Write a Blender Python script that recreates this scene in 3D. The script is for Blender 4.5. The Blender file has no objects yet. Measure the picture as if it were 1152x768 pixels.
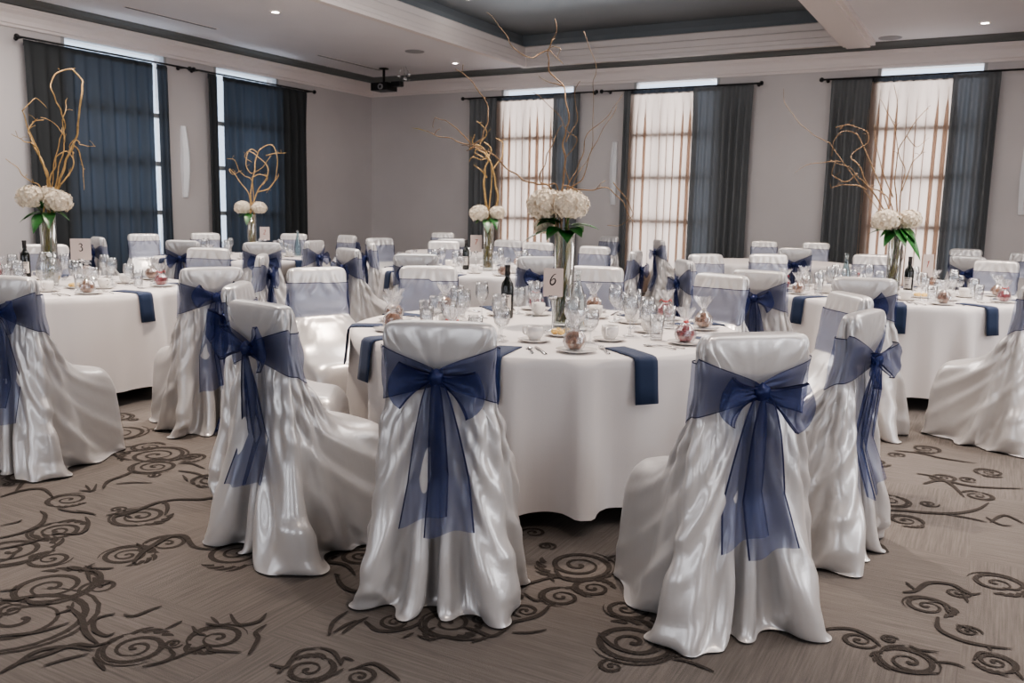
import bpy, bmesh, math, random
import numpy as np
from mathutils import Vector, Matrix

SC = bpy.context.scene
COL = SC.collection
PI = math.pi
R = math.radians
CAM_H = 1.4
ZT = 0.775            # table top height
TR = 1.06             # table radius

# ------------------------------------------------------------------ materials
def hexs(r, g, b):
    f = lambda c: (c/255/12.92) if c/255 <= 0.04045 else ((c/255+0.055)/1.055)**2.4
    return (f(r), f(g), f(b), 1)

def newmat(name):
    m = bpy.data.materials.new(name); m.use_nodes = True
    return m, m.node_tree.nodes, m.node_tree.links

def pbr(name, col, rough=0.5, metal=0.0, ior=None, spec=None, bump=None, noise=None, sheen=0.0, coat=0.0):
    """Principled material; noise=(scale, amount) mottles the colour, bump=(scale, strength, stretch) roughens the surface."""
    m, N, L = newmat(name)
    b = N['Principled BSDF']
    b.inputs['Base Color'].default_value = col
    b.inputs['Roughness'].default_value = rough
    b.inputs['Metallic'].default_value = metal
    if ior: b.inputs['IOR'].default_value = ior
    if spec is not None: b.inputs['Specular IOR Level'].default_value = spec
    if sheen: b.inputs['Sheen Weight'].default_value = sheen
    if coat: b.inputs['Coat Weight'].default_value = coat
    tc = N.new('ShaderNodeTexCoord')
    if noise:
        n = N.new('ShaderNodeTexNoise'); n.inputs['Scale'].default_value = noise[0]; n.inputs['Detail'].default_value = 4
        r = N.new('ShaderNodeValToRGB')
        r.color_ramp.elements[0].color = tuple(c*(1-noise[1]) for c in col[:3])+(1,)
        r.color_ramp.elements[1].color = tuple(min(1, c*(1+noise[1])) for c in col[:3])+(1,)
        r.color_ramp.elements[0].position = 0.3; r.color_ramp.elements[1].position = 0.7
        L.new(tc.outputs['Object'], n.inputs['Vector']); L.new(n.outputs['Fac'], r.inputs['Fac']); L.new(r.outputs['Color'], b.inputs['Base Color'])
    if bump:
        mp = N.new('ShaderNodeMapping'); mp.inputs['Scale'].default_value = bump[2] if len(bump) > 2 else (1, 1, 1)
        n2 = N.new('ShaderNodeTexNoise'); n2.inputs['Scale'].default_value = bump[0]; n2.inputs['Detail'].default_value = 3
        bp = N.new('ShaderNodeBump'); bp.inputs['Strength'].default_value = bump[1]; bp.inputs['Distance'].default_value = 0.01
        L.new(tc.outputs['Object'], mp.inputs['Vector']); L.new(mp.outputs['Vector'], n2.inputs['Vector'])
        L.new(n2.outputs['Fac'], bp.inputs['Height']); L.new(bp.outputs['Normal'], b.inputs['Normal'])
    return m

def thin_glass(name, tint=(1, 1, 1, 1), refl=0.10, rough=0.02, edge=0.75, body=None, dark=0.45):
    """Clear thin-walled glass: see-through face on, mirror bright at the rim."""
    m, N, L = newmat(name)
    N.remove(N['Principled BSDF'])
    out = N['Material Output']
    t = N.new('ShaderNodeBsdfTransparent'); t.inputs['Color'].default_value = tint
    g = N.new('ShaderNodeBsdfGlossy'); g.inputs['Roughness'].default_value = rough
    lw = N.new('ShaderNodeLayerWeight'); lw.inputs['Blend'].default_value = 0.35
    mr = N.new('ShaderNodeMapRange'); mr.inputs['To Min'].default_value = refl; mr.inputs['To Max'].default_value = edge
    er = N.new('ShaderNodeMix'); er.data_type = 'RGBA'; er.inputs[6].default_value = tint; er.inputs[7].default_value = (tint[0]*dark, tint[1]*dark, tint[2]*dark, 1)
    pw = N.new('ShaderNodeMath'); pw.operation = 'POWER'; pw.inputs[1].default_value = 2.2
    L.new(lw.outputs['Facing'], pw.inputs[0]); L.new(pw.outputs[0], er.inputs[0]); L.new(er.outputs[2], t.inputs['Color'])
    mx = N.new('ShaderNodeMixShader')
    L.new(lw.outputs['Facing'], mr.inputs['Value']); L.new(mr.outputs['Result'], mx.inputs['Fac'])
    L.new(t.outputs[0], mx.inputs[1]); L.new(g.outputs[0], mx.inputs[2])
    last = mx
    if body:
        d = N.new('ShaderNodeBsdfTranslucent'); d.inputs['Color'].default_value = body[1]
        m2 = N.new('ShaderNodeMixShader'); m2.inputs['Fac'].default_value = body[0]
        L.new(mx.outputs[0], m2.inputs[1]); L.new(d.outputs[0], m2.inputs[2]); last = m2
    L.new(last.outputs[0], out.inputs['Surface'])
    return m

def organza(name, col, use_attr=True, fac=0.5, gloss=0.06):
    """Sheer woven fabric; the vertex attribute 'dens' says how many layers lie together."""
    m, N, L = newmat(name)
    N.remove(N['Principled BSDF'])
    out = N['Material Output']
    t = N.new('ShaderNodeBsdfTransparent'); t.inputs['Color'].default_value = (0.90, 0.93, 1.0, 1)
    d = N.new('ShaderNodeBsdfDiffuse'); d.inputs['Color'].default_value = col
    tl = N.new('ShaderNodeBsdfTranslucent'); tl.inputs['Color'].default_value = col
    g = N.new('ShaderNodeBsdfGlossy'); g.inputs['Roughness'].default_value = 0.35; g.inputs['Color'].default_value = (0.6, 0.66, 0.95, 1)
    a = N.new('ShaderNodeMixShader'); a.inputs['Fac'].default_value = 0.35
    c = N.new('ShaderNodeMixShader'); c.inputs['Fac'].default_value = gloss
    x = N.new('ShaderNodeMixShader')
    L.new(d.outputs[0], a.inputs[1]); L.new(tl.outputs[0], a.inputs[2])
    L.new(a.outputs[0], c.inputs[1]); L.new(g.outputs[0], c.inputs[2])
    L.new(t.outputs[0], x.inputs[1]); L.new(c.outputs[0], x.inputs[2])
    if use_attr:
        at = N.new('ShaderNodeAttribute'); at.attribute_name = 'dens'
        L.new(at.outputs['Fac'], x.inputs['Fac'])
    else:
        x.inputs['Fac'].default_value = fac
    L.new(x.outputs[0], out.inputs['Surface'])
    return m

def fabric_trans(name, col, tcol, fac, rough=0.9, transp=0.0, weave=None):
    """Hanging curtain cloth: diffuse, partly lit from behind."""
    m, N, L = newmat(name)
    N.remove(N['Principled BSDF'])
    out = N['Material Output']
    d = N.new('ShaderNodeBsdfDiffuse'); d.inputs['Color'].default_value = col
    tl = N.new('ShaderNodeBsdfTranslucent'); tl.inputs['Color'].default_value = tcol
    a = N.new('ShaderNodeMixShader'); a.inputs['Fac'].default_value = fac
    L.new(d.outputs[0], a.inputs[1]); L.new(tl.outputs[0], a.inputs[2])
    last = a
    if transp:
        t = N.new('ShaderNodeBsdfTransparent')
        x = N.new('ShaderNodeMixShader'); x.inputs['Fac'].default_value = transp
        L.new(a.outputs[0], x.inputs[1]); L.new(t.outputs[0], x.inputs[2]); last = x
    L.new(last.outputs[0], out.inputs['Surface'])
    return m

def emit(name, col, strength):
    m, N, L = newmat(name)
    N.remove(N['Principled BSDF'])
    e = N.new('ShaderNodeEmission'); e.inputs['Color'].default_value = col; e.inputs['Strength'].default_value = strength
    L.new(e.outputs[0], N['Material Output'].inputs['Surface'])
    return m

def carpet_mat(name, c1, c2, strength=1.0):
    """Low pile carpet laid in planks: fine streaks whose direction changes from tile to tile."""
    m, N, L = newmat(name)
    b = N['Principled BSDF']; b.inputs['Roughness'].default_value = 0.95; b.inputs['Specular IOR Level'].default_value = 0.15
    tc = N.new('ShaderNodeTexCoord')
    def streak(scale):
        mp = N.new('ShaderNodeMapping'); mp.inputs['Scale'].default_value = scale
        n = N.new('ShaderNodeTexNoise'); n.inputs['Scale'].default_value = 1.0; n.inputs['Detail'].default_value = 5; n.inputs['Roughness'].default_value = 0.7
        L.new(tc.outputs['Object'], mp.inputs['Vector']); L.new(mp.outputs['Vector'], n.inputs['Vector'])
        return n
    sa = streak((3.0, 110.0, 1)); sb = streak((110.0, 3.0, 1))
    ck = N.new('ShaderNodeTexChecker'); ck.inputs['Scale'].default_value = 1.0
    L.new(tc.outputs['Object'], ck.inputs['Vector'])
    mx = N.new('ShaderNodeMix'); mx.data_type = 'FLOAT'
    L.new(ck.outputs['Fac'], mx.inputs[0]); L.new(sa.outputs['Fac'], mx.inputs[2]); L.new(sb.outputs['Fac'], mx.inputs[3])
    big = N.new('ShaderNodeTexNoise'); big.inputs['Scale'].default_value = 0.9; big.inputs['Detail'].default_value = 3
    L.new(tc.outputs['Object'], big.inputs['Vector'])
    ad = N.new('ShaderNodeMath'); ad.operation = 'MULTIPLY_ADD'; ad.inputs[1].default_value = 0.35
    L.new(big.outputs['Fac'], ad.inputs[0]); L.new(mx.outputs[0], ad.inputs[2])
    r = N.new('ShaderNodeValToRGB'); r.color_ramp.elements[0].position = 0.42; r.color_ramp.elements[1].position = 0.92
    r.color_ramp.elements[0].color = c1; r.color_ramp.elements[1].color = c2
    L.new(ad.outputs[0], r.inputs['Fac']); L.new(r.outputs['Color'], b.inputs['Base Color'])
    fine = N.new('ShaderNodeTexNoise'); fine.inputs['Scale'].default_value = 260
    L.new(tc.outputs['Object'], fine.inputs['Vector'])
    bp = N.new('ShaderNodeBump'); bp.inputs['Strength'].default_value = 0.5*strength; bp.inputs['Distance'].default_value = 0.006
    L.new(fine.outputs['Fac'], bp.inputs['Height']); L.new(bp.outputs['Normal'], b.inputs['Normal'])
    return m

M = {}
def satin_mat(name, col):
    m, N, L = newmat(name)
    b = N['Principled BSDF']; b.inputs['Base Color'].default_value = col
    b.inputs['Roughness'].default_value = 0.31; b.inputs['IOR'].default_value = 1.8; b.inputs['Metallic'].default_value = 0.42
    b.inputs['Sheen Weight'].default_value = 0.15
    tc = N.new('ShaderNodeTexCoord')
    n = N.new('ShaderNodeTexNoise'); n.inputs['Scale'].default_value = 14; n.inputs['Detail'].default_value = 3; n.inputs['Distortion'].default_value = 0.6
    bp = N.new('ShaderNodeBump'); bp.inputs['Strength'].default_value = 0.05; bp.inputs['Distance'].default_value = 0.03
    L.new(tc.outputs['Object'], n.inputs['Vector']); L.new(n.outputs['Fac'], bp.inputs['Height']); L.new(bp.outputs['Normal'], b.inputs['Normal'])
    return m
M['satin'] = satin_mat('white_satin', (0.655, 0.635, 0.62, 1))
M['organza'] = organza('navy_organza', (0.026, 0.038, 0.135, 1))
M['organza_hem'] = pbr('navy_organza_hem', (0.008, 0.012, 0.06, 1), 0.6)
M['linen'] = pbr('white_table_linen', (0.74, 0.70, 0.68, 1), 0.7, sheen=0.2, bump=(220, 0.08))
M['napkin'] = pbr('navy_napkin_cloth', (0.012, 0.028, 0.075, 1), 0.75, sheen=0.1, bump=(300, 0.15))
M['glass'] = thin_glass('clear_drinking_glass', (0.97, 0.98, 0.99, 1), 0.10, 0.04, 0.75)
M['vase_glass'] = thin_glass('clear_vase_glass', (0.95, 0.97, 0.97, 1), 0.06, 0.02, 0.8)
M['water'] = thin_glass('vase_water', (0.90, 0.93, 0.88, 1), 0.02, 0.0, 0.25)
M['blue_glass'] = thin_glass('pale_blue_bottle_glass', (0.78, 0.86, 0.88, 1), 0.08, 0.02, 0.7)
M['pane'] = thin_glass('window_pane_glass', (0.95, 0.97, 1.0, 1), 0.03, 0.0, 0.5)
M['cello'] = thin_glass('crinkled_cellophane', (0.97, 0.97, 0.98, 1), 0.16, 0.12, 0.85, body=(0.13, (0.9, 0.9, 0.92, 1)))
M['porcelain'] = pbr('white_porcelain', (0.80, 0.77, 0.74, 1), 0.18, coat=0.3)
M['silver'] = pbr('polished_cutlery_steel', (0.75, 0.73, 0.72, 1), 0.16, 1.0)
M['darkbottle'] = pbr('dark_wine_bottle_glass', (0.006, 0.009, 0.008, 1), 0.07, coat=0.5)
M['foil'] = pbr('black_bottle_foil', (0.012, 0.011, 0.013, 1), 0.35)
M['paper'] = pbr('cream_paper', (0.72, 0.67, 0.62, 1), 0.8)
M['card'] = pbr('pearl_card', (0.58, 0.49, 0.45, 1), 0.6)
M['ink'] = pbr('black_ink', (0.01, 0.01, 0.012, 1), 0.6)
M['inkgrey'] = pbr('grey_ink', (0.22, 0.20, 0.20, 1), 0.7)
M['redink'] = pbr('faded_red_ink', (0.35, 0.10, 0.08, 1), 0.7)
M['frost'] = pbr('printed_frosted_label', (0.50, 0.53, 0.51, 1), 0.5)
M['apple_red'] = pbr('red_candy_shell', (0.30, 0.018, 0.03, 1), 0.28, coat=0.3, noise=(40, 0.5), bump=(60, 0.6))
M['apple_brown'] = pbr('caramel_nut_shell', (0.30, 0.15, 0.085, 1), 0.55, noise=(45, 0.6), bump=(70, 0.9))
M['ribbon'] = pbr('coral_ribbon', (0.72, 0.12, 0.12, 1), 0.4)
M['butter'] = pbr('pale_yellow_pastry', (0.80, 0.55, 0.22, 1), 0.6, noise=(60, 0.3))
M['petal'] = pbr('cream_hydrangea_petal', (0.72, 0.635, 0.51, 1), 0.75, sheen=0.3, noise=(30, 0.12))
M['leaf'] = pbr('glossy_green_leaf', (0.020, 0.105, 0.022, 1), 0.35, noise=(25, 0.45))
M['stem'] = pbr('yellow_green_stem', (0.36, 0.27, 0.03, 1), 0.5, noise=(20, 0.3))
M['greenstem'] = pbr('green_flower_stem', (0.12, 0.19, 0.05, 1), 0.5)
M['twig'] = pbr('curly_willow_bark', (0.26, 0.165, 0.09, 1), 0.7, noise=(30, 0.35))
M['twig_gold'] = pbr('golden_willow_bark', (0.42, 0.27, 0.11, 1), 0.6, noise=(30, 0.3))
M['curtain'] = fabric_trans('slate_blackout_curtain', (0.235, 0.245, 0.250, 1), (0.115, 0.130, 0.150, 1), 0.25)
M['curtain_dark_shaded'] = fabric_trans('shaded_dark_slate_curtain', (0.085, 0.090, 0.092, 1), (0.055, 0.070, 0.092, 1), 0.25)  # side wall copy with shade put into the colour; also the dark headings
M['sheer'] = fabric_trans('cream_sheer_curtain', (0.52, 0.48, 0.45, 1), (0.78, 0.64, 0.54, 1), 0.72, transp=0.02)
M['rod'] = pbr('black_iron_rod', (0.012, 0.012, 0.014, 1), 0.4)
M['wall'] = pbr('grey_plaster_wall', (0.64, 0.605, 0.595, 1), 0.85, noise=(0.7, 0.05), bump=(90, 0.06))
M['ceiling'] = pbr('white_plaster_ceiling', (0.88, 0.85, 0.86, 1), 0.9, noise=(0.5, 0.04))
M['tray'] = pbr('slate_painted_ceiling', (0.26, 0.28, 0.295, 1), 0.85, noise=(0.6, 0.06))
M['trim'] = pbr('white_painted_moulding', (0.88, 0.81, 0.78, 1), 0.6)
M['reveal'] = pbr('dark_grey_reveal', (0.19, 0.195, 0.19, 1), 0.9)  # strip painted plain dark grey
M['frame'] = pbr('white_window_frame', (0.42, 0.42, 0.42, 1), 0.5)
M['sconce'] = pbr('white_plaster_sconce', (0.93, 0.93, 0.94, 1), 0.5)
M['black'] = pbr('black_plastic_casing', (0.008, 0.008, 0.008, 1), 0.4)
M['chrome'] = pbr('bright_chrome', (0.85, 0.85, 0.85, 1), 0.1, 1.0)
M['lamp'] = emit('lit_downlight_lens', (1.0, 0.93, 0.85, 1), 25)
M['grille'] = pbr('grey_speaker_grille', (0.40, 0.39, 0.40, 1), 0.8)
M['slot'] = pbr('dark_air_slot', (0.13, 0.13, 0.13, 1), 0.9)
M['carpet'] = carpet_mat('taupe_carpet', (0.108, 0.098, 0.090, 1), (0.215, 0.192, 0.177, 1))
M['scroll'] = carpet_mat('dark_scroll_pile', (0.040, 0.035, 0.032, 1), (0.080, 0.069, 0.062, 1), 1.6)

# ------------------------------------------------------------------ mesh helpers
class MB:
    """Collects vertices and faces (with material slots) for one mesh."""
    def __init__(s): s.v = []; s.f = []; s.mi = []
    def add(s, vs, fs, mi=0):
        b = len(s.v); s.v += [tuple(map(float, p)) for p in vs]
        for f in fs: s.f.append(tuple(b+i for i in f)); s.mi.append(mi)
    def box(s, lo, hi, mi=0):
        x0, y0, z0 = lo; x1, y1, z1 = hi
        s.add([(x0,y0,z0),(x1,y0,z0),(x1,y1,z0),(x0,y1,z0),(x0,y0,z1),(x1,y0,z1),(x1,y1,z1),(x0,y1,z1)],
              [(0,3,2,1),(4,5,6,7),(0,1,5,4),(1,2,6,5),(2,3,7,6),(3,0,4,7)], mi)
    def lathe(s, prof, n=24, mi=0, c=(0,0,0), cap0=False, cap1=False, wob=None):
        vs = []
        for k, (r, z) in enumerate(prof):
            for i in range(n):
                a = 2*PI*i/n; rr = r*(wob(k, i) if wob else 1)
                vs.append((c[0]+rr*math.cos(a), c[1]+rr*math.sin(a), c[2]+z))
        fs = []
        for k in range(len(prof)-1):
            for i in range(n):
                fs.append((k*n+i, k*n+(i+1) % n, (k+1)*n+(i+1) % n, (k+1)*n+i))
        if cap0: fs.append(tuple(range(n-1, -1, -1)))
        if cap1: fs.append(tuple((len(prof)-1)*n+i for i in range(n)))
        s.add(vs, fs, mi)
    def tube(s, pts, rad, n=6, mi=0, taper=1.0):
        P = [Vector(p) for p in pts]
        vs = []; fs = []
        up = Vector((0.3, 0.5, 0.81)).normalized()
        for k, p in enumerate(P):
            t = (P[min(k+1, len(P)-1)]-P[max(k-1, 0)]).normalized()
            a = t.cross(up)
            if a.length < 1e-3: a = t.cross(Vector((1, 0, 0)))
            a.normalize(); b = t.cross(a)
            r = (rad[k] if isinstance(rad, (list, tuple)) else rad*(1+(taper-1)*k/max(1, len(P)-1)))
            for i in range(n):
                an = 2*PI*i/n; vs.append(p+a*(r*math.cos(an))+b*(r*math.sin(an)))
        for k in range(len(P)-1):
            for i in range(n):
                fs.append((k*n+i, k*n+(i+1) % n, (k+1)*n+(i+1) % n, (k+1)*n+i))
        fs.append(tuple(range(n-1, -1, -1))); fs.append(tuple((len(P)-1)*n+i for i in range(n)))
        s.add(vs, fs, mi)
    def grid(s, G, mi=0, loop_u=False, edge_mi=None):
        """G: rows of points."""
        m = len(G); n = len(G[0])
        vs = [p for row in G for p in row]; fs = []; mis = []
        for j in range(m-1):
            for i in range(n if loop_u else n-1):
                fs.append((j*n+i, j*n+(i+1) % n, (j+1)*n+(i+1) % n, (j+1)*n+i))
                mis.append(edge_mi if (edge_mi is not None and j in (0, m-2)) else mi)
        b = len(s.v); s.v += [tuple(map(float, p)) for p in vs]
        for f, q in zip(fs, mis): s.f.append(tuple(b+i for i in f)); s.mi.append(q)
    def sphere(s, c, r, n=12, m=8, mi=0, sc=(1,1,1), fn=None):
        vs = []; fs = []
        for j in range(m+1):
            th = PI*j/m
            for i in range(n):
                a = 2*PI*i/n; d = (math.sin(th)*math.cos(a), math.sin(th)*math.sin(a), math.cos(th))
                k = fn(d) if fn else 1
                vs.append((c[0]+r*k*sc[0]*d[0], c[1]+r*k*sc[1]*d[1], c[2]+r*k*sc[2]*d[2]))
        for j in range(m):
            for i in range(n):
                fs.append((j*n+i, (j+1)*n+i, (j+1)*n+(i+1) % n, j*n+(i+1) % n))
        s.add(vs, fs, mi)
    def xform(s, mat, a=0):
        for i in range(a, len(s.v)): s.v[i] = tuple(mat @ Vector(s.v[i]))
    def mesh(s, name, mats, smooth=True, weld=0.0):
        me = bpy.data.meshes.new(name)
        me.from_pydata(s.v, [], s.f)
        for m in mats: me.materials.append(m)
        me.polygons.foreach_set('material_index', s.mi)
        me.polygons.foreach_set('use_smooth', [smooth]*len(s.f))
        if weld:
            bm = bmesh.new(); bm.from_mesh(me); bmesh.ops.remove_doubles(bm, verts=bm.verts, dist=weld); bm.to_mesh(me); bm.free()
        me.update()
        return me

def obj(name, me, parent=None, loc=None, rz=None, label=None):
    o = bpy.data.objects.new(name, me); COL.objects.link(o)
    if parent is not None: o.parent = parent
    if loc is not None: o.location = loc
    if rz is not None: o.rotation_euler = (0, 0, rz)
    if label: o['label'] = label
    return o

def put(name, mb, mat, parent=None, loc=None, rz=None, smooth=True, label=None, weld=0.0):
    return obj(name, mb.mesh(name, mat if isinstance(mat, (list, tuple)) else [mat], smooth, weld), parent, loc, rz, label)

def tag(o, label, cat, group=None, kind=None):
    o['label'] = label; o['category'] = cat
    if group: o['group'] = group
    if kind: o['kind'] = kind
    return o

def struct(o): o['kind'] = 'structure'; return o

def empty(name, loc=(0,0,0), rz=0.0):
    o = bpy.data.objects.new(name, None); COL.objects.link(o)
    o.empty_display_size = 0.1; o.location = loc; o.rotation_euler = (0, 0, rz)
    return o

USED = set()
def dup(root, loc, rz, label, group=None):
    """Copy of a thing, its parts and their sub-parts; the first call places the original itself."""
    if root.name not in USED:
        USED.add(root.name); r = root
    else:
        r = root.copy(); COL.objects.link(r)
        for ch in root.children:
            c = ch.copy(); COL.objects.link(c); c.parent = r
            for g in ch.children:
                d = g.copy(); COL.objects.link(d); d.parent = c
    r.location = loc; r.rotation_euler = (0, 0, rz)
    r['label'] = label
    if group: r['group'] = group
    return r

def catmull(pts, per=6):
    P = [Vector(p) for p in pts]
    if len(P) < 3: return [P[0].lerp(P[-1], k/per) for k in range(per+1)]
    out = []
    for i in range(len(P)-1):
        p0 = P[max(i-1, 0)]; p1 = P[i]; p2 = P[i+1]; p3 = P[min(i+2, len(P)-1)]
        for k in range(per):
            t = k/per
            out.append(0.5*((2*p1)+(p2-p0)*t+(2*p0-5*p1+4*p2-p3)*t*t+(3*p1-p0-3*p2+p3)*t**3))
    out.append(P[-1]); return out

def ribbon2d(mb, pts, widths, z, mi=0, zo=None):
    """Flat strip of changing width through 2D points."""
    n = len(pts); vs = []
    for k in range(n):
        a = Vector(pts[max(k-1, 0)][:2]); b = Vector(pts[min(k+1, n-1)][:2])
        t = (b-a); t = t.normalized() if t.length > 1e-9 else Vector((1, 0))
        q = Vector((-t.y, t.x)); p = Vector(pts[k][:2]); w = widths[k]/2
        vs += [(p.x+q.x*w, p.y+q.y*w, z), (p.x-q.x*w, p.y-q.y*w, z)]
    mb.add(vs, [(2*k+1, 2*k+3, 2*k+2, 2*k) for k in range(n-1)], mi)
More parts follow.
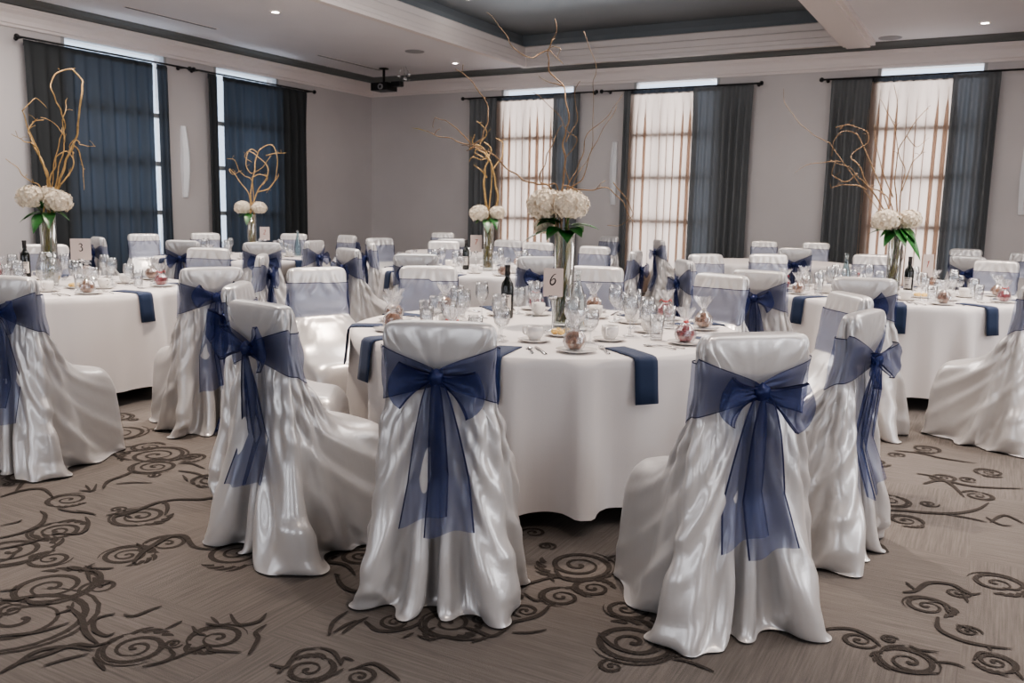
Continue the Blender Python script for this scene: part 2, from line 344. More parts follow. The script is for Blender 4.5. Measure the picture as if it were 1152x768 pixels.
# curly willow strokes (radius, x y z ...) relative to each vase; carpet scrolls (x, y, radius) and stems
TWIGS = {"t6":[[0.006,[-0.024,-0.01,0.741,-0.021,0.022,0.862,-0.035,0.022,0.98,-0.021,0.009,1.05,-0.004,0.014,1.12,-0.035,0.04,1.217,-0.08,0.093,1.311,-0.138,0.109,1.358,-0.162,0.077,1.403,-0.142,0.023,1.477,-0.107,-0.018,1.523,-0.079,-0.014,1.577,-0.103,0.02,1.649]],
[0.0035,[-0.181,0.098,1.506,-0.227,0.062,1.48,-0.245,-0.008,1.456,-0.27,-0.085,1.478,-0.309,-0.125,1.533,-0.369,-0.118,1.617,-0.459,-0.101,1.688]],
[0.003,[-0.115,-0.021,1.482,-0.051,-0.052,1.436,-0.008,-0.051,1.398]],
[0.003,[-0.001,-0.07,1.285,-0.073,-0.073,1.307,-0.156,-0.048,1.347]],
[0.0025,[-0.101,-0.059,1.475,-0.054,-0.081,1.491,-0.001,-0.123,1.467,0.007,-0.157,1.421]],
[0.004,[0.001,0.005,0.756,0.039,0.053,0.863,0.057,0.077,0.959,0.09,0.077,1.062,0.175,0.079,1.121,0.22,0.089,1.18,0.246,0.144,1.259]],
[0.0035,[0.013,0.002,0.756,0.072,0.011,0.79,0.109,0.004,0.85,0.149,-0.002,0.971,0.197,0.032,1.069,0.242,0.084,1.193]],
[0.0055,[-0.07,-0.047,0.749,-0.135,-0.079,0.772,-0.206,-0.102,0.799,-0.259,-0.128,0.832,-0.298,-0.179,0.877,-0.327,-0.253,0.933,-0.361,-0.317,0.957,-0.425,-0.348,0.975,-0.516,-0.338,1.0,-0.603,-0.336,1.021,-0.664,-0.373,1.043]],
[0.003,[-0.451,-0.261,0.977,-0.46,-0.338,1.031,-0.485,-0.404,1.072,-0.532,-0.426,1.099,-0.592,-0.403,1.107,-0.628,-0.358,1.067]],
[0.0045,[-0.383,-0.235,0.945,-0.425,-0.285,0.961,-0.465,-0.274,0.943]],
[0.0045,[-0.403,-0.321,0.958,-0.351,-0.317,1.007,-0.341,-0.29,1.069,-0.356,-0.239,1.153,-0.402,-0.21,1.218,-0.445,-0.233,1.287,-0.461,-0.298,1.329,-0.477,-0.379,1.359]],
[0.0045,[-0.041,-0.019,0.755,-0.091,-0.05,0.773,-0.123,-0.084,0.795,-0.101,-0.089,0.856,-0.073,-0.084,0.941,-0.052,-0.056,1.008,-0.051,-0.027,1.057,-0.026,-0.006,1.095]],
[0.0045,[-0.023,-0.012,0.755,0.06,0.017,0.747,0.149,0.027,0.753,0.225,0.032,0.758,0.288,0.055,0.712,0.326,0.096,0.628,0.349,0.134,0.582]],
[0.0025,[0.023,0.035,0.791,0.076,0.108,0.913,0.087,0.139,1.106,0.084,0.118,1.301,0.111,0.097,1.389,0.069,0.102,1.499,0.011,0.14,1.597]],
[0.003,[0.006,-0.043,0.998,0.033,-0.005,1.07,0.046,0.018,1.151,0.036,-0.012,1.232,0.086,-0.058,1.305]],
[0.0025,[0.013,-0.0,0.789,-0.009,-0.008,0.917,0.05,0.02,1.002,0.016,-0.024,1.055,-0.016,-0.094,1.133,-0.065,-0.167,1.208,-0.12,-0.184,1.241]],
[0.0025,[0.23,0.103,0.793,0.297,0.136,0.7,0.318,0.183,0.629,0.254,0.193,0.57,0.179,0.158,0.558]]],"t3":[[0.009,[0.035,0.056,0.713,0.044,0.1,0.814,0.047,0.142,0.936,0.087,0.18,1.051,0.146,0.182,1.149,0.183,0.178,1.278,0.179,0.213,1.445,0.137,0.255,1.537,0.067,0.242,1.618,0.03,0.194,1.626,0.033,0.118,1.583,0.057,0.047,1.495,0.095,0.051,1.397,0.093,0.09,1.318,0.059,0.143,1.213,0.013,0.123,1.081,0.009,0.072,0.912,0.023,0.037,0.732]],
[0.009,[0.004,0.006,0.724,-0.001,0.023,0.824,-0.042,0.001,0.955,-0.052,-0.034,1.07,-0.029,-0.097,1.181,-0.01,-0.136,1.285]],
[0.009,[0.016,0.027,0.725,-0.011,0.012,0.876,-0.072,-0.011,1.02,-0.158,-0.004,1.141,-0.188,0.049,1.225,-0.138,0.103,1.255]],
[0.006,[-0.033,-0.012,0.73,-0.078,-0.057,0.775,-0.1,-0.109,0.825,-0.105,-0.156,0.888,-0.143,-0.21,0.943]],
[0.008,[0.04,0.069,0.726,0.047,0.111,0.781,0.045,0.192,0.885,0.028,0.224,0.988,0.028,0.199,1.053,0.077,0.213,1.12]],
[0.005,[0.118,0.167,1.063,0.113,0.224,0.987,0.12,0.234,0.853,0.138,0.222,0.732]],
[0.006,[0.126,0.146,1.054,0.126,0.221,1.066,0.139,0.271,1.063,0.189,0.295,1.057]],
[0.006,[0.045,0.054,0.779,0.066,0.093,0.946,0.049,0.142,1.082,0.011,0.143,1.162,-0.003,0.098,1.224,-0.002,-0.006,1.253]],
[0.005,[0.124,0.09,1.076,0.111,0.095,1.24,0.078,0.153,1.358,0.037,0.169,1.401]],
[0.006,[0.022,0.012,0.777,0.045,0.046,0.878,0.065,0.066,0.971,0.134,0.109,1.012,0.168,0.123,0.914,0.133,0.099,0.827]],
[0.005,[-0.017,-0.045,1.036,-0.056,-0.073,1.068,-0.061,-0.124,1.077,-0.043,-0.213,1.12]],
[0.004,[-0.079,-0.092,1.292,-0.079,0.018,1.401,-0.064,0.088,1.33]]],"t2":[[0.01,[0.0,-0.005,0.784,0.024,0.023,0.983,0.017,0.066,1.149,0.014,0.118,1.294,0.085,0.171,1.384,0.203,0.204,1.374,0.262,0.201,1.209,0.234,0.192,0.99,0.135,0.134,0.8]],
[0.009,[0.041,0.045,0.786,0.112,0.115,0.931,0.137,0.172,1.099,0.026,0.135,1.23,-0.099,0.08,1.315,-0.09,0.021,1.147,-0.012,0.031,1.038,0.092,0.11,1.118,0.176,0.183,1.263]],
[0.008,[-0.022,-0.013,0.784,-0.1,-0.052,0.892,-0.176,-0.065,1.001,-0.253,-0.105,1.087,-0.187,-0.112,1.021,-0.088,-0.058,1.067]],
[0.008,[0.072,0.045,0.808,0.16,0.11,0.843,0.235,0.191,0.956,0.26,0.229,1.046]],
[0.007,[0.023,0.007,0.927,-0.02,-0.082,1.0,-0.03,-0.171,1.082,-0.025,-0.23,1.186,-0.092,-0.28,1.206]],
[0.007,[0.111,0.172,1.264,0.23,0.236,1.299,0.306,0.314,1.303]],
[0.007,[0.02,-0.002,0.982,0.087,0.083,1.029,0.15,0.14,0.987,0.118,0.093,0.898]],
[0.007,[0.071,0.061,1.29,0.05,-0.035,1.327,0.02,-0.113,1.236,0.071,-0.047,1.175]]],"t7":[[0.014,[-0.027,-0.032,0.761,-0.039,-0.036,0.928,-0.038,-0.023,1.068,-0.018,0.013,1.18,-0.055,-0.019,1.271,-0.111,-0.107,1.311,-0.144,-0.177,1.261]],
[0.014,[0.086,0.036,0.764,0.06,0.019,0.93,0.041,0.009,1.069,-0.016,0.01,1.18,-0.01,0.052,1.275,-0.074,0.011,1.347]],
[0.009,[0.0,0.04,1.117,-0.098,-0.035,1.16,-0.171,-0.06,1.196,-0.22,-0.052,1.142]],
[0.009,[0.041,-0.048,1.139,-0.028,-0.063,1.231,-0.095,-0.079,1.267,-0.133,-0.126,1.338,-0.086,-0.169,1.406]],
[0.008,[0.063,-0.009,1.068,0.129,0.041,1.208,0.114,0.081,1.33,0.039,0.059,1.394]],
[0.007,[-0.052,-0.022,1.179,-0.144,-0.051,1.233,-0.097,-0.041,1.325,-0.006,-0.051,1.432,-0.037,-0.127,1.516,-0.076,-0.153,1.551]],
[0.008,[-0.034,0.01,0.976,-0.098,-0.032,1.067,-0.155,-0.067,1.103]]],"tr":[[0.007,[-0.024,-0.013,0.783,-0.043,-0.03,0.964,-0.031,-0.108,1.16,0.03,-0.161,1.296,0.113,-0.131,1.449,0.168,-0.066,1.51]],
[0.006,[-0.077,-0.029,0.782,-0.151,-0.032,0.847,-0.236,-0.04,0.89,-0.309,-0.049,0.949,-0.38,-0.091,1.035,-0.462,-0.171,1.068,-0.532,-0.233,1.101]],
[0.007,[-0.187,0.004,0.818,-0.277,-0.016,0.928,-0.304,-0.027,1.023,-0.368,-0.011,1.098,-0.414,0.038,1.153,-0.333,0.084,1.229,-0.284,0.096,1.303,-0.34,0.053,1.374,-0.438,-0.019,1.399,-0.538,-0.056,1.384]],
[0.006,[-0.256,-0.036,0.868,-0.344,-0.081,0.903,-0.424,-0.111,0.902,-0.51,-0.099,0.887,-0.546,-0.049,0.874]],
[0.006,[-0.321,-0.145,0.996,-0.387,-0.142,0.938,-0.46,-0.122,0.938,-0.53,-0.113,0.998,-0.507,-0.13,1.107]],
[0.004,[-0.513,-0.119,1.181,-0.581,-0.168,1.252,-0.656,-0.167,1.297,-0.739,-0.127,1.347,-0.848,-0.093,1.449,-0.951,-0.102,1.578,-0.972,-0.146,1.707]],
[0.004,[-0.483,-0.002,1.1,-0.607,0.043,1.103,-0.752,0.036,1.082,-0.864,-0.02,1.003]],
[0.006,[0.001,-0.008,0.805,0.025,-0.0,1.001,-0.025,-0.011,1.145,-0.067,-0.067,1.32,-0.063,-0.131,1.525,-0.094,-0.154,1.698]],
[0.005,[-0.055,0.001,0.805,-0.153,-0.013,1.037,-0.215,-0.04,1.254,-0.241,-0.026,1.4]],
[0.006,[-0.306,-0.013,1.222,-0.39,-0.07,1.328,-0.478,-0.143,1.339,-0.524,-0.173,1.25,-0.542,-0.145,1.143]],
[0.004,[0.008,0.068,1.315,0.079,0.113,1.224,0.168,0.191,1.3]],
[0.005,[0.014,0.023,0.857,0.063,0.043,1.075,0.13,0.034,1.167,0.156,0.049,1.324]],
[0.005,[-0.493,-0.102,1.364,-0.44,-0.144,1.395,-0.363,-0.192,1.381]],
[0.004,[-0.079,0.018,1.364,-0.145,-0.038,1.503,-0.205,-0.049,1.597]]]}
SPIRALS = [[-2.8,1.65,0.211],[-2.3,1.72,0.097],[-2.95,1.86,0.138],[-3.19,2.02,0.071],[-3.4,1.98,0.144],[-2.97,2.2,0.093],[-2.94,2.37,0.082],[-2.61,2.44,0.123],[-2.13,1.9,0.082],[-2.22,1.8,0.029],[-3.31,2.53,0.113],[-3.78,2.5,0.085],[-3.45,2.22,0.1],[-4.32,2.96,0.098],[-3.89,3.08,0.115],[-4.07,3.23,0.151],[-4.25,3.32,0.078],[-3.45,3.08,0.092],[-4.68,3.43,0.165],[-3.87,3.3,0.07],[-2.17,2.69,0.094],[-1.7,2.29,0.049],[-1.54,2.38,0.088],[-1.74,1.9,0.071],[-1.58,1.95,0.049],[-1.46,2.46,0.028],[-1.36,2.6,0.05],[-1.3,2.77,0.072],[-1.23,2.9,0.067],[-1.37,3.07,0.129],[-0.95,2.58,0.126],[-1.06,2.8,0.07],[-0.81,2.6,0.04],[-0.78,2.69,0.03],[-1.44,2.68,0.023],[-0.3,2.99,0.054],[-0.14,2.92,0.08],[-0.12,3.4,0.072],[0.1,3.77,0.09],[-0.03,3.59,0.047],[0.02,3.26,0.04],[-0.38,4.63,0.089],[-0.28,4.36,0.071],[-0.2,4.69,0.044],[0.01,4.97,0.064],[-0.39,3.88,0.046],[0.1,3.06,0.057],[-0.21,3.05,0.027],[-4.3,2.62,0.101],[-5.11,3.07,0.097],[-5.13,3.32,0.09],[-4.14,3.78,0.089],[-0.17,5.23,0.059],[-0.04,5.26,0.049],[0.06,5.48,0.07],[-0.3,5.84,0.077],[-0.53,5.35,0.072],[-0.43,5.59,0.053],[-1.69,3.29,0.055],[-1.57,3.18,0.038],[-5.03,3.68,0.106],[-5.04,3.5,0.08]]
STEMS = [[-2.51,1.41,-2.52,1.47,-2.5,1.54,-2.48,1.63,-2.42,1.66,-2.4,1.71],[-2.51,1.44,-2.54,1.54,-2.49,1.61,-2.39,1.64],[-2.75,1.79,-2.63,1.76,-2.52,1.7,-2.41,1.67],[-2.56,1.84,-2.58,1.78,-2.52,1.73,-2.45,1.72,-2.44,1.75],[-2.44,1.5,-2.42,1.56,-2.39,1.62],[-2.36,1.61,-2.29,1.59,-2.26,1.58],[-2.18,1.65,-2.15,1.71,-2.16,1.75,-2.21,1.77],[-2.26,1.91,-2.21,1.89,-2.17,1.89],[-2.14,1.73,-2.12,1.84,-2.08,1.83,-1.99,1.87],[-2.53,1.85,-2.49,1.86,-2.48,1.93,-2.47,1.96],[-2.32,1.85,-2.32,1.9,-2.32,1.92],[-2.22,2.04,-2.14,2.0,-2.1,2.05,-2.12,2.11],[-1.96,1.87,-2.01,1.96,-2.05,1.99,-2.06,2.05],[-2.24,1.95,-2.19,1.96,-2.17,2.0],[-2.26,1.99,-2.2,1.97],[-2.98,2.04,-2.92,2.07,-2.9,2.09],[-3.02,2.01,-2.91,2.03,-2.81,1.97,-2.8,2.0],[-2.99,2.03,-2.86,1.96],[-3.06,2.0,-3.0,2.01,-3.0,2.08],[-2.88,2.16,-2.94,2.25,-2.97,2.34,-2.99,2.42,-2.94,2.46,-2.81,2.4,-2.72,2.42],[-3.04,2.3,-2.96,2.28,-2.95,2.24],[-2.76,2.47,-2.76,2.56,-2.68,2.58,-2.61,2.55],[-2.5,2.45,-2.44,2.51,-2.41,2.55],[-2.46,2.46,-2.35,2.42,-2.28,2.47,-2.28,2.53],[-2.41,2.45,-2.35,2.49,-2.25,2.56,-2.16,2.58,-2.06,2.52],[-2.25,2.56,-2.29,2.65,-2.28,2.73,-2.21,2.77],[-2.12,2.48,-2.04,2.42,-1.97,2.41,-1.88,2.45,-1.8,2.46,-1.73,2.47],[-2.14,2.49,-2.11,2.49],[-1.92,2.39,-1.85,2.38,-1.78,2.4,-1.74,2.48],[-1.83,2.1,-1.88,2.18,-1.89,2.27],[-1.83,2.12,-1.83,2.19,-1.82,2.23],[-1.8,2.13,-1.81,2.21,-1.8,2.27],[-1.79,2.24,-1.72,2.21,-1.67,2.23,-1.63,2.29,-1.63,2.36],[-1.58,2.25,-1.53,2.25,-1.5,2.29,-1.44,2.3,-1.37,2.35],[-1.61,2.21,-1.6,2.26],[-1.52,2.24,-1.57,2.28,-1.56,2.33],[-1.4,2.3,-1.38,2.35,-1.36,2.39],[-1.49,2.38,-1.43,2.38,-1.36,2.38,-1.35,2.51],[-1.86,1.86,-1.81,1.87,-1.82,1.91,-1.84,1.97,-1.8,2.02],[-1.8,1.83,-1.81,1.87],[-1.8,2.02,-1.74,2.02,-1.67,1.97],[-1.67,1.97,-1.69,2.01,-1.65,2.01],[-1.62,1.98,-1.59,2.03,-1.51,2.01,-1.46,1.99],[-1.65,1.91,-1.65,1.96],[-1.39,2.45,-1.36,2.49,-1.31,2.57,-1.3,2.63,-1.31,2.71],[-1.49,2.76,-1.45,2.82,-1.41,2.9,-1.35,2.94],[-1.32,2.43,-1.27,2.46,-1.23,2.51],[-1.44,2.99,-1.37,2.92,-1.3,2.92],[-1.44,2.93,-1.38,2.87],[-1.43,2.72,-1.37,2.69,-1.34,2.71],[-1.07,2.58,-0.99,2.52,-0.9,2.52,-0.85,2.58],[-0.87,2.65,-0.87,2.71,-0.9,2.75,-0.94,2.75],[-0.8,2.54,-0.75,2.55,-0.69,2.54,-0.66,2.53],[-0.83,2.73,-0.79,2.71],[-0.43,2.98,-0.39,3.03,-0.33,3.06,-0.27,3.03,-0.23,2.98],[-0.23,2.93,-0.21,2.99,-0.16,3.03],[-0.24,2.92,-0.19,2.85,-0.12,2.85,-0.05,2.89],[-0.15,3.04,-0.12,3.02,-0.06,3.04],[-0.07,2.96,-0.02,2.98,0.02,2.97],[0.04,3.04,0.06,3.11,0.1,3.11],[0.15,3.05,0.18,2.98],[0.1,2.99,0.14,2.98],[-0.21,3.48,-0.17,3.52,-0.13,3.63,-0.05,3.66,0.01,3.6,0.05,3.63],[-0.08,3.32,-0.07,3.22,-0.0,3.17,0.08,3.17,0.15,3.19],[-0.05,3.38,-0.07,3.45,-0.12,3.45],[-0.01,3.6,0.01,3.51],[-0.21,3.59,-0.17,3.53],[0.12,3.73,0.17,3.74,0.19,3.79],[-0.02,3.29,0.02,3.28,0.05,3.25],[0.08,3.17,0.09,3.14],[-0.48,4.62,-0.4,4.48,-0.29,4.51,-0.19,4.54,-0.08,4.6,0.01,4.72,0.06,4.87],[-0.3,5.23,-0.21,5.22,-0.12,5.11,-0.05,4.9],[0.05,4.62,0.11,4.54,0.16,4.55],[-0.13,4.56,-0.02,4.56,0.06,4.54],[-0.51,3.97,-0.44,3.99,-0.35,3.97,-0.3,3.88],[-0.39,4.23,-0.35,4.37],[0.07,4.55,0.13,4.7,0.21,4.61],[-0.43,3.9,-0.36,3.92],[-0.56,3.03,-0.51,3.09,-0.49,3.19],[-0.54,3.08,-0.49,3.08],[-0.46,5.69,-0.32,5.71,-0.19,5.66,-0.01,5.65],[-0.25,5.04,-0.17,5.16,0.0,5.14,0.22,5.24],[-4.08,2.35,-4.09,2.46,-4.03,2.53,-3.87,2.48],[-3.44,2.19,-3.34,2.25,-3.41,2.34,-3.5,2.39],[-3.57,2.04,-3.55,2.13,-3.58,2.23,-3.67,2.31,-3.74,2.33],[-3.45,1.97,-3.42,2.06,-3.41,2.15],[-3.61,2.42,-3.54,2.43,-3.48,2.43],[-3.7,2.39,-3.62,2.4,-3.53,2.43],[-3.44,2.45,-3.41,2.5,-3.31,2.49],[-3.39,2.46,-3.38,2.55,-3.39,2.7,-3.31,2.68,-3.22,2.59],[-3.39,2.7,-3.35,2.77,-3.25,2.84,-3.22,2.95,-3.26,3.06],[-3.86,2.61,-3.8,2.64,-3.88,2.72],[-3.8,2.63,-3.91,2.68],[-3.79,2.69,-3.87,2.78,-3.89,2.89,-3.92,2.96,-4.01,3.04],[-3.8,2.77,-3.75,2.83,-3.66,2.88],[-3.72,3.09,-3.61,3.11,-3.47,3.07],[-3.64,3.05,-3.53,2.99],[-3.83,3.18,-3.77,3.22,-3.63,3.19],[-4.1,2.44,-4.23,2.58,-4.26,2.74,-4.3,2.89,-4.3,3.02],[-4.27,2.55,-4.32,2.71,-4.25,2.79,-4.29,2.86],[-4.34,2.51,-4.38,2.6,-4.35,2.63],[-4.34,3.06,-4.37,3.19,-4.33,3.29],[-4.34,3.14,-4.19,3.09,-4.09,3.09],[-3.78,3.35,-3.74,3.41,-3.7,3.47],[-3.9,3.18,-3.89,3.29,-3.85,3.35],[-3.33,1.9,-3.33,1.94,-3.38,2.0],[-3.07,1.74,-3.04,1.77,-3.06,1.8],[-3.0,1.7,-2.94,1.73,-2.94,1.76,-2.91,1.78],[-2.94,1.76,-2.87,1.74,-2.81,1.78],[-2.73,1.73,-2.72,1.78,-2.76,1.82],[-2.74,1.54,-2.66,1.62,-2.63,1.72],[-3.71,2.13,-3.69,2.19,-3.7,2.22]]
# ------------------------------------------------------------------ the room
XL, XR, YB, YF = -11.75, 6.0, 15.0, -5.0
ZS = 4.05            # soffit
def wall_along(name, axis, plane, out, a0, a1, z1, holes):
    """axis 'x': wall on y=plane running a0..a1; holes (b0,b1,z0,z1); out = +1/-1 thickness direction."""
    mb = MB(); th = 0.28*out
    def bx(p0, p1, q0, q1):
        if p1-p0 < 1e-4 or q1-q0 < 1e-4: return
        lo, hi = sorted((plane, plane+th))
        if axis == 'x': mb.box((p0, lo, q0), (p1, hi, q1))
        else: mb.box((lo, p0, q0), (hi, p1, q1))
    x = a0
    for b0, b1, z0, zz in sorted(holes):
        bx(x, b0, 0, z1); bx(b0, b1, 0, z0); bx(b0, b1, zz, z1); x = b1
    bx(x, a1, 0, z1)
    return struct(put(name, mb, M['wall'], smooth=False))
WB = [(-8.62, -7.05), (-5.92, -4.38), (-1.90, -0.40)]
WL = [(8.04, 9.82), (10.78, 12.28)]
WZ = (0.35, 3.70)
wall_along('wall_back', 'x', YB, 1, XL-0.28, XR+0.28, 4.3, [(a, b)+WZ for a, b in WB])
wall_along('wall_left', 'y', XL, -1, YF, YB, 4.3, [(a, b)+WZ for a, b in WL])
WR_FILL = [(-2.6, -0.8), (1.6, 3.4), (5.8, 7.6)]  # unseen windows, added to let fill light into the room
WF_FILL = [(-8.6, -6.8), (-4.6, -2.8), (0.0, 1.8)]  # openings behind the camera, likewise added for fill light
wall_along('wall_right', 'y', XR, 1, YF, YB, 4.3, [(a, b)+WZ for a, b in WR_FILL])
wall_along('wall_front', 'x', YF, -1, XL-0.28, XR+0.28, 4.3, [(a, b)+WZ for a, b in WF_FILL])

# carpet floor with its carved scroll pattern (one mesh, two materials)
random.seed(11)
fl = MB()
fl.add([(XL-0.3, YF-0.3, 0), (XR+0.3, YF-0.3, 0), (XR+0.3, YB+0.3, 0), (XL-0.3, YB+0.3, 0)], [(0, 1, 2, 3)], 0)
ZP = [0.0012]
def nz():
    ZP[0] += 0.000003
    return ZP[0]
def spiral(x, y, r, turns, ph, sg, w):
    n = int(26*turns); pts = []; ws = []
    for k in range(n+1):
        t = k/n
        rr = r*(1-t)**0.9+r*0.07
        a = ph+sg*2*PI*turns*t
        pts.append((x+rr*math.cos(a), y+rr*math.sin(a)))
        ws.append(w*(0.35+1.0*math.sin(PI*min(1, t*1.5+0.08))**1.0*(1-0.45*t)) if t < 0.62 else w*(0.55+0.5*(t-0.62)/0.38))
    ribbon2d(fl, pts, ws, nz(), 1)
    # rounded eye of the scroll
    e = pts[-1]; q = [(e[0]+w*0.55*math.cos(2*PI*i/10), e[1]+w*0.55*math.sin(2*PI*i/10), nz()) for i in range(10)]
    fl.add(q, [tuple(range(10))], 1)
    return pts
def leaf_stroke(x, y, a, ln, w, bend):
    pts = []; ws = []
    for k in range(9):
        t = k/8; an = a+bend*t
        pts.append((x+ln*t*math.cos(a+bend*t*0.6), y+ln*t*math.sin(a+bend*t*0.6))); ws.append(w*math.sin(PI*min(1, 0.25+0.75*t))**0.8+0.002)
    ribbon2d(fl, pts, ws, nz(), 1)
def motif(x, y, r, sg=None, ph=None):
    sg = sg or random.choice((-1, 1)); ph = random.uniform(0, 6.28) if ph is None else ph
    w = min(0.024, 0.009+r*0.085)
    pts = spiral(x, y, r, 2.3 if r > 0.09 else 1.7, ph, sg, w)
    if r > 0.055:      # outer parallel sweep and acanthus leaves where the scroll leaves its stem
        pp = [(x+(r*1.16)*math.cos(ph+sg*2*PI*t), y+(r*1.16)*math.sin(ph+sg*2*PI*t)) for t in [k/20 for k in range(-3, 11)]]
        ribbon2d(fl, pp, [w*0.75*math.sin(PI*(k+0.4)/14) for k in range(14)], nz(), 1)
        for k in range(4):
            a = ph-sg*(0.25+0.33*k)
            leaf_stroke(x+r*1.05*math.cos(a), y+r*1.05*math.sin(a), a-sg*0.75, r*(0.75-0.1*k), w*1.1, -sg*0.9)
    if r > 0.10:
        a = ph+sg*2.4
        cx, cy = x+r*1.42*math.cos(a), y+r*1.42*math.sin(a)
        spiral(cx, cy, r*0.32, 1.5, a+PI, -sg, w*0.7)
for x, y, r in SPIRALS: motif(x, y, r)
for row in STEMS:
    pts = [(row[i], row[i+1], 0) for i in range(0, len(row), 2)]
    c = catmull(pts, 7); n = len(c)
    Ln = sum((c[i+1]-c[i]).length for i in range(n-1))
    w = min(0.026, 0.009+0.028*Ln)
    ribbon2d(fl, [(p.x, p.y) for p in c], [w*(0.18+0.95*math.sin(PI*min(1, 0.06+0.94*k/(n-1)))**0.7) for k in range(n)], nz(), 1)
# the pattern runs on over the rest of the carpet
taken = [(s[0], s[1]) for s in SPIRALS]
for gx in range(-11, 6):
    for gy in range(-3, 15):
        x = gx+random.uniform(-0.35, 0.35); y = gy+random.uniform(-0.35, 0.35)
        if min((x-a)**2+(y-b)**2 for a, b in taken) < 0.55 or (x > -4.5 and x < 1.2 and y < 3.1 and y > 0.9): continue
        motif(x, y, random.uniform(0.08, 0.17)); motif(x+random.uniform(0.2, 0.35), y+random.uniform(-0.2, 0.2), random.uniform(0.05, 0.1))
floor = struct(put('floor', fl, [M['carpet'], M['scroll']], smooth=False))

# ceiling: soffit with a recessed tray, a beam between two bays
TX0, TX1, TY0, TY1 = -7.9, -2.4, -3.2, 14.6
ce = MB()
ce.box((XL, YF, ZS), (TX0, YB, ZS+0.1)); ce.box((TX1, YF, ZS), (XR, YB, ZS+0.1))
ce.box((TX0, TY1, ZS), (TX1, YB, ZS+0.1)); ce.box((TX0, YF, ZS), (TX1, TY0, ZS+0.1))
ceiling = struct(put('ceiling', ce, M['ceiling'], smooth=False))
tr_ = MB(); tr_.box((TX0-0.3, TY0-0.3, 4.62), (TX1+0.3, TY1+0.3, 4.7))
struct(put('tray_panel', tr_, M['tray'], ceiling, smooth=False))
def loop_profile(name, prof, x0, x1, y0, y1, mat, parent=None):
    """prof: (distance inwards from the rectangle, z)."""
    mb = MB()
    mb.grid([[(x0+d, y0+d, z), (x1-d, y0+d, z), (x1-d, y1-d, z), (x0+d, y1-d, z)] for d, z in prof], loop_u=True)
    return struct(put(name, mb, mat, parent, smooth=False))
loop_profile('trim_1', [(0.0, 3.70), (0.035, 3.70), (0.04, 3.735), (0.06, 3.745), (0.065, 3.80), (0.09, 3.86), (0.13, 3.90), (0.13, 3.925), (0.15, 3.925), (0.15, 3.955), (0.05, 3.96)], XL, XR, YF, YB, M['trim'])
loop_profile('trim_2', [(0.05, 3.96), (0.17, 3.965), (0.20, 4.0), (0.29, 4.03), (0.30, 4.052)], XL, XR, YF, YB, M['reveal'])
loop_profile('trim_3', [(-0.105, ZS+0.001), (-0.105, 4.025), (-0.005, 4.02), (0.025, 4.02), (0.025, 4.075), (0.015, 4.09), (0.015, 4.15), (0.000, 4.16), (0.000, 4.26), (-0.025, 4.28), (-0.025, 4.38), (-0.055, 4.40)], TX0, TX1, TY0, TY1, M['trim'])
loop_profile('trim_4', [(-0.055, 4.40), (-0.12, 4.405), (-0.13, 4.50), (-0.18, 4.62)], TX0, TX1, TY0, TY1, M['tray'])
bm_ = MB(); bm_.box((-2.38, YF, 3.985), (-1.92, 14.62, ZS+0.05)); bm_.box((-2.32, YF, 3.95), (-1.98, 14.56, 3.99))
struct(put('trim_5', bm_, M['trim'], smooth=False))
for side, lo, hi in (('back', (XL, YB-0.02, 0), (XR, YB, 0.14)), ('left', (XL, YF, 0), (XL+0.02, YB, 0.14))):
    b = MB(); b.box(lo, hi); struct(put('baseboard_'+side, b, M['trim'], smooth=False))

# windows
def window(n, axis, plane, a0, a1, s=1):
    z0, z1 = WZ
    def bx(mb, p0, p1, q0, q1, d0, d1):
        lo, hi = sorted((plane+s*d0, plane+s*d1))
        if axis == 'x': mb.box((p0, lo, q0), (p1, hi, q1))
        else: mb.box((lo, p0, q0), (hi, p1, q1))
    f = MB()
    for p0, p1, q0, q1 in ((a0, a0+0.05, z0, z1), (a1-0.05, a1, z0, z1), (a0, a1, z0, z0+0.05), (a0, a1, z1-0.008, z1)): bx(f, p0, p1, q0, q1, -0.005, 0.10)
    for z in (1.28, 2.04, 2.78): bx(f, a0, a1, z-0.036, z+0.036, -0.02, 0.06)
    for k in range(1, 3):
        x = a0+(a1-a0)*k/3; bx(f, x-0.007, x+0.007, z0, 3.54, 0.0, 0.055)
    w = struct(put('window_%d' % n, f, M['frame'], smooth=False))
    p = MB(); bx(p, a0+0.01, a1-0.01, z0+0.01, z1-0.01, 0.028, 0.034); struct(put('window_pane', p, M['pane'], w, smooth=False))
for i, (a, b) in enumerate(WB): window(i+1, 'x', YB, a, b)
for i, (a, b) in enumerate(WL): window(i+4, 'y', XL, a, b, -1)
for i, (a, b) in enumerate(WR_FILL): window(i+6, 'y', XR, a, b)
for i, (a, b) in enumerate(WF_FILL): window(i+9, 'x', YF, a, b, -1)

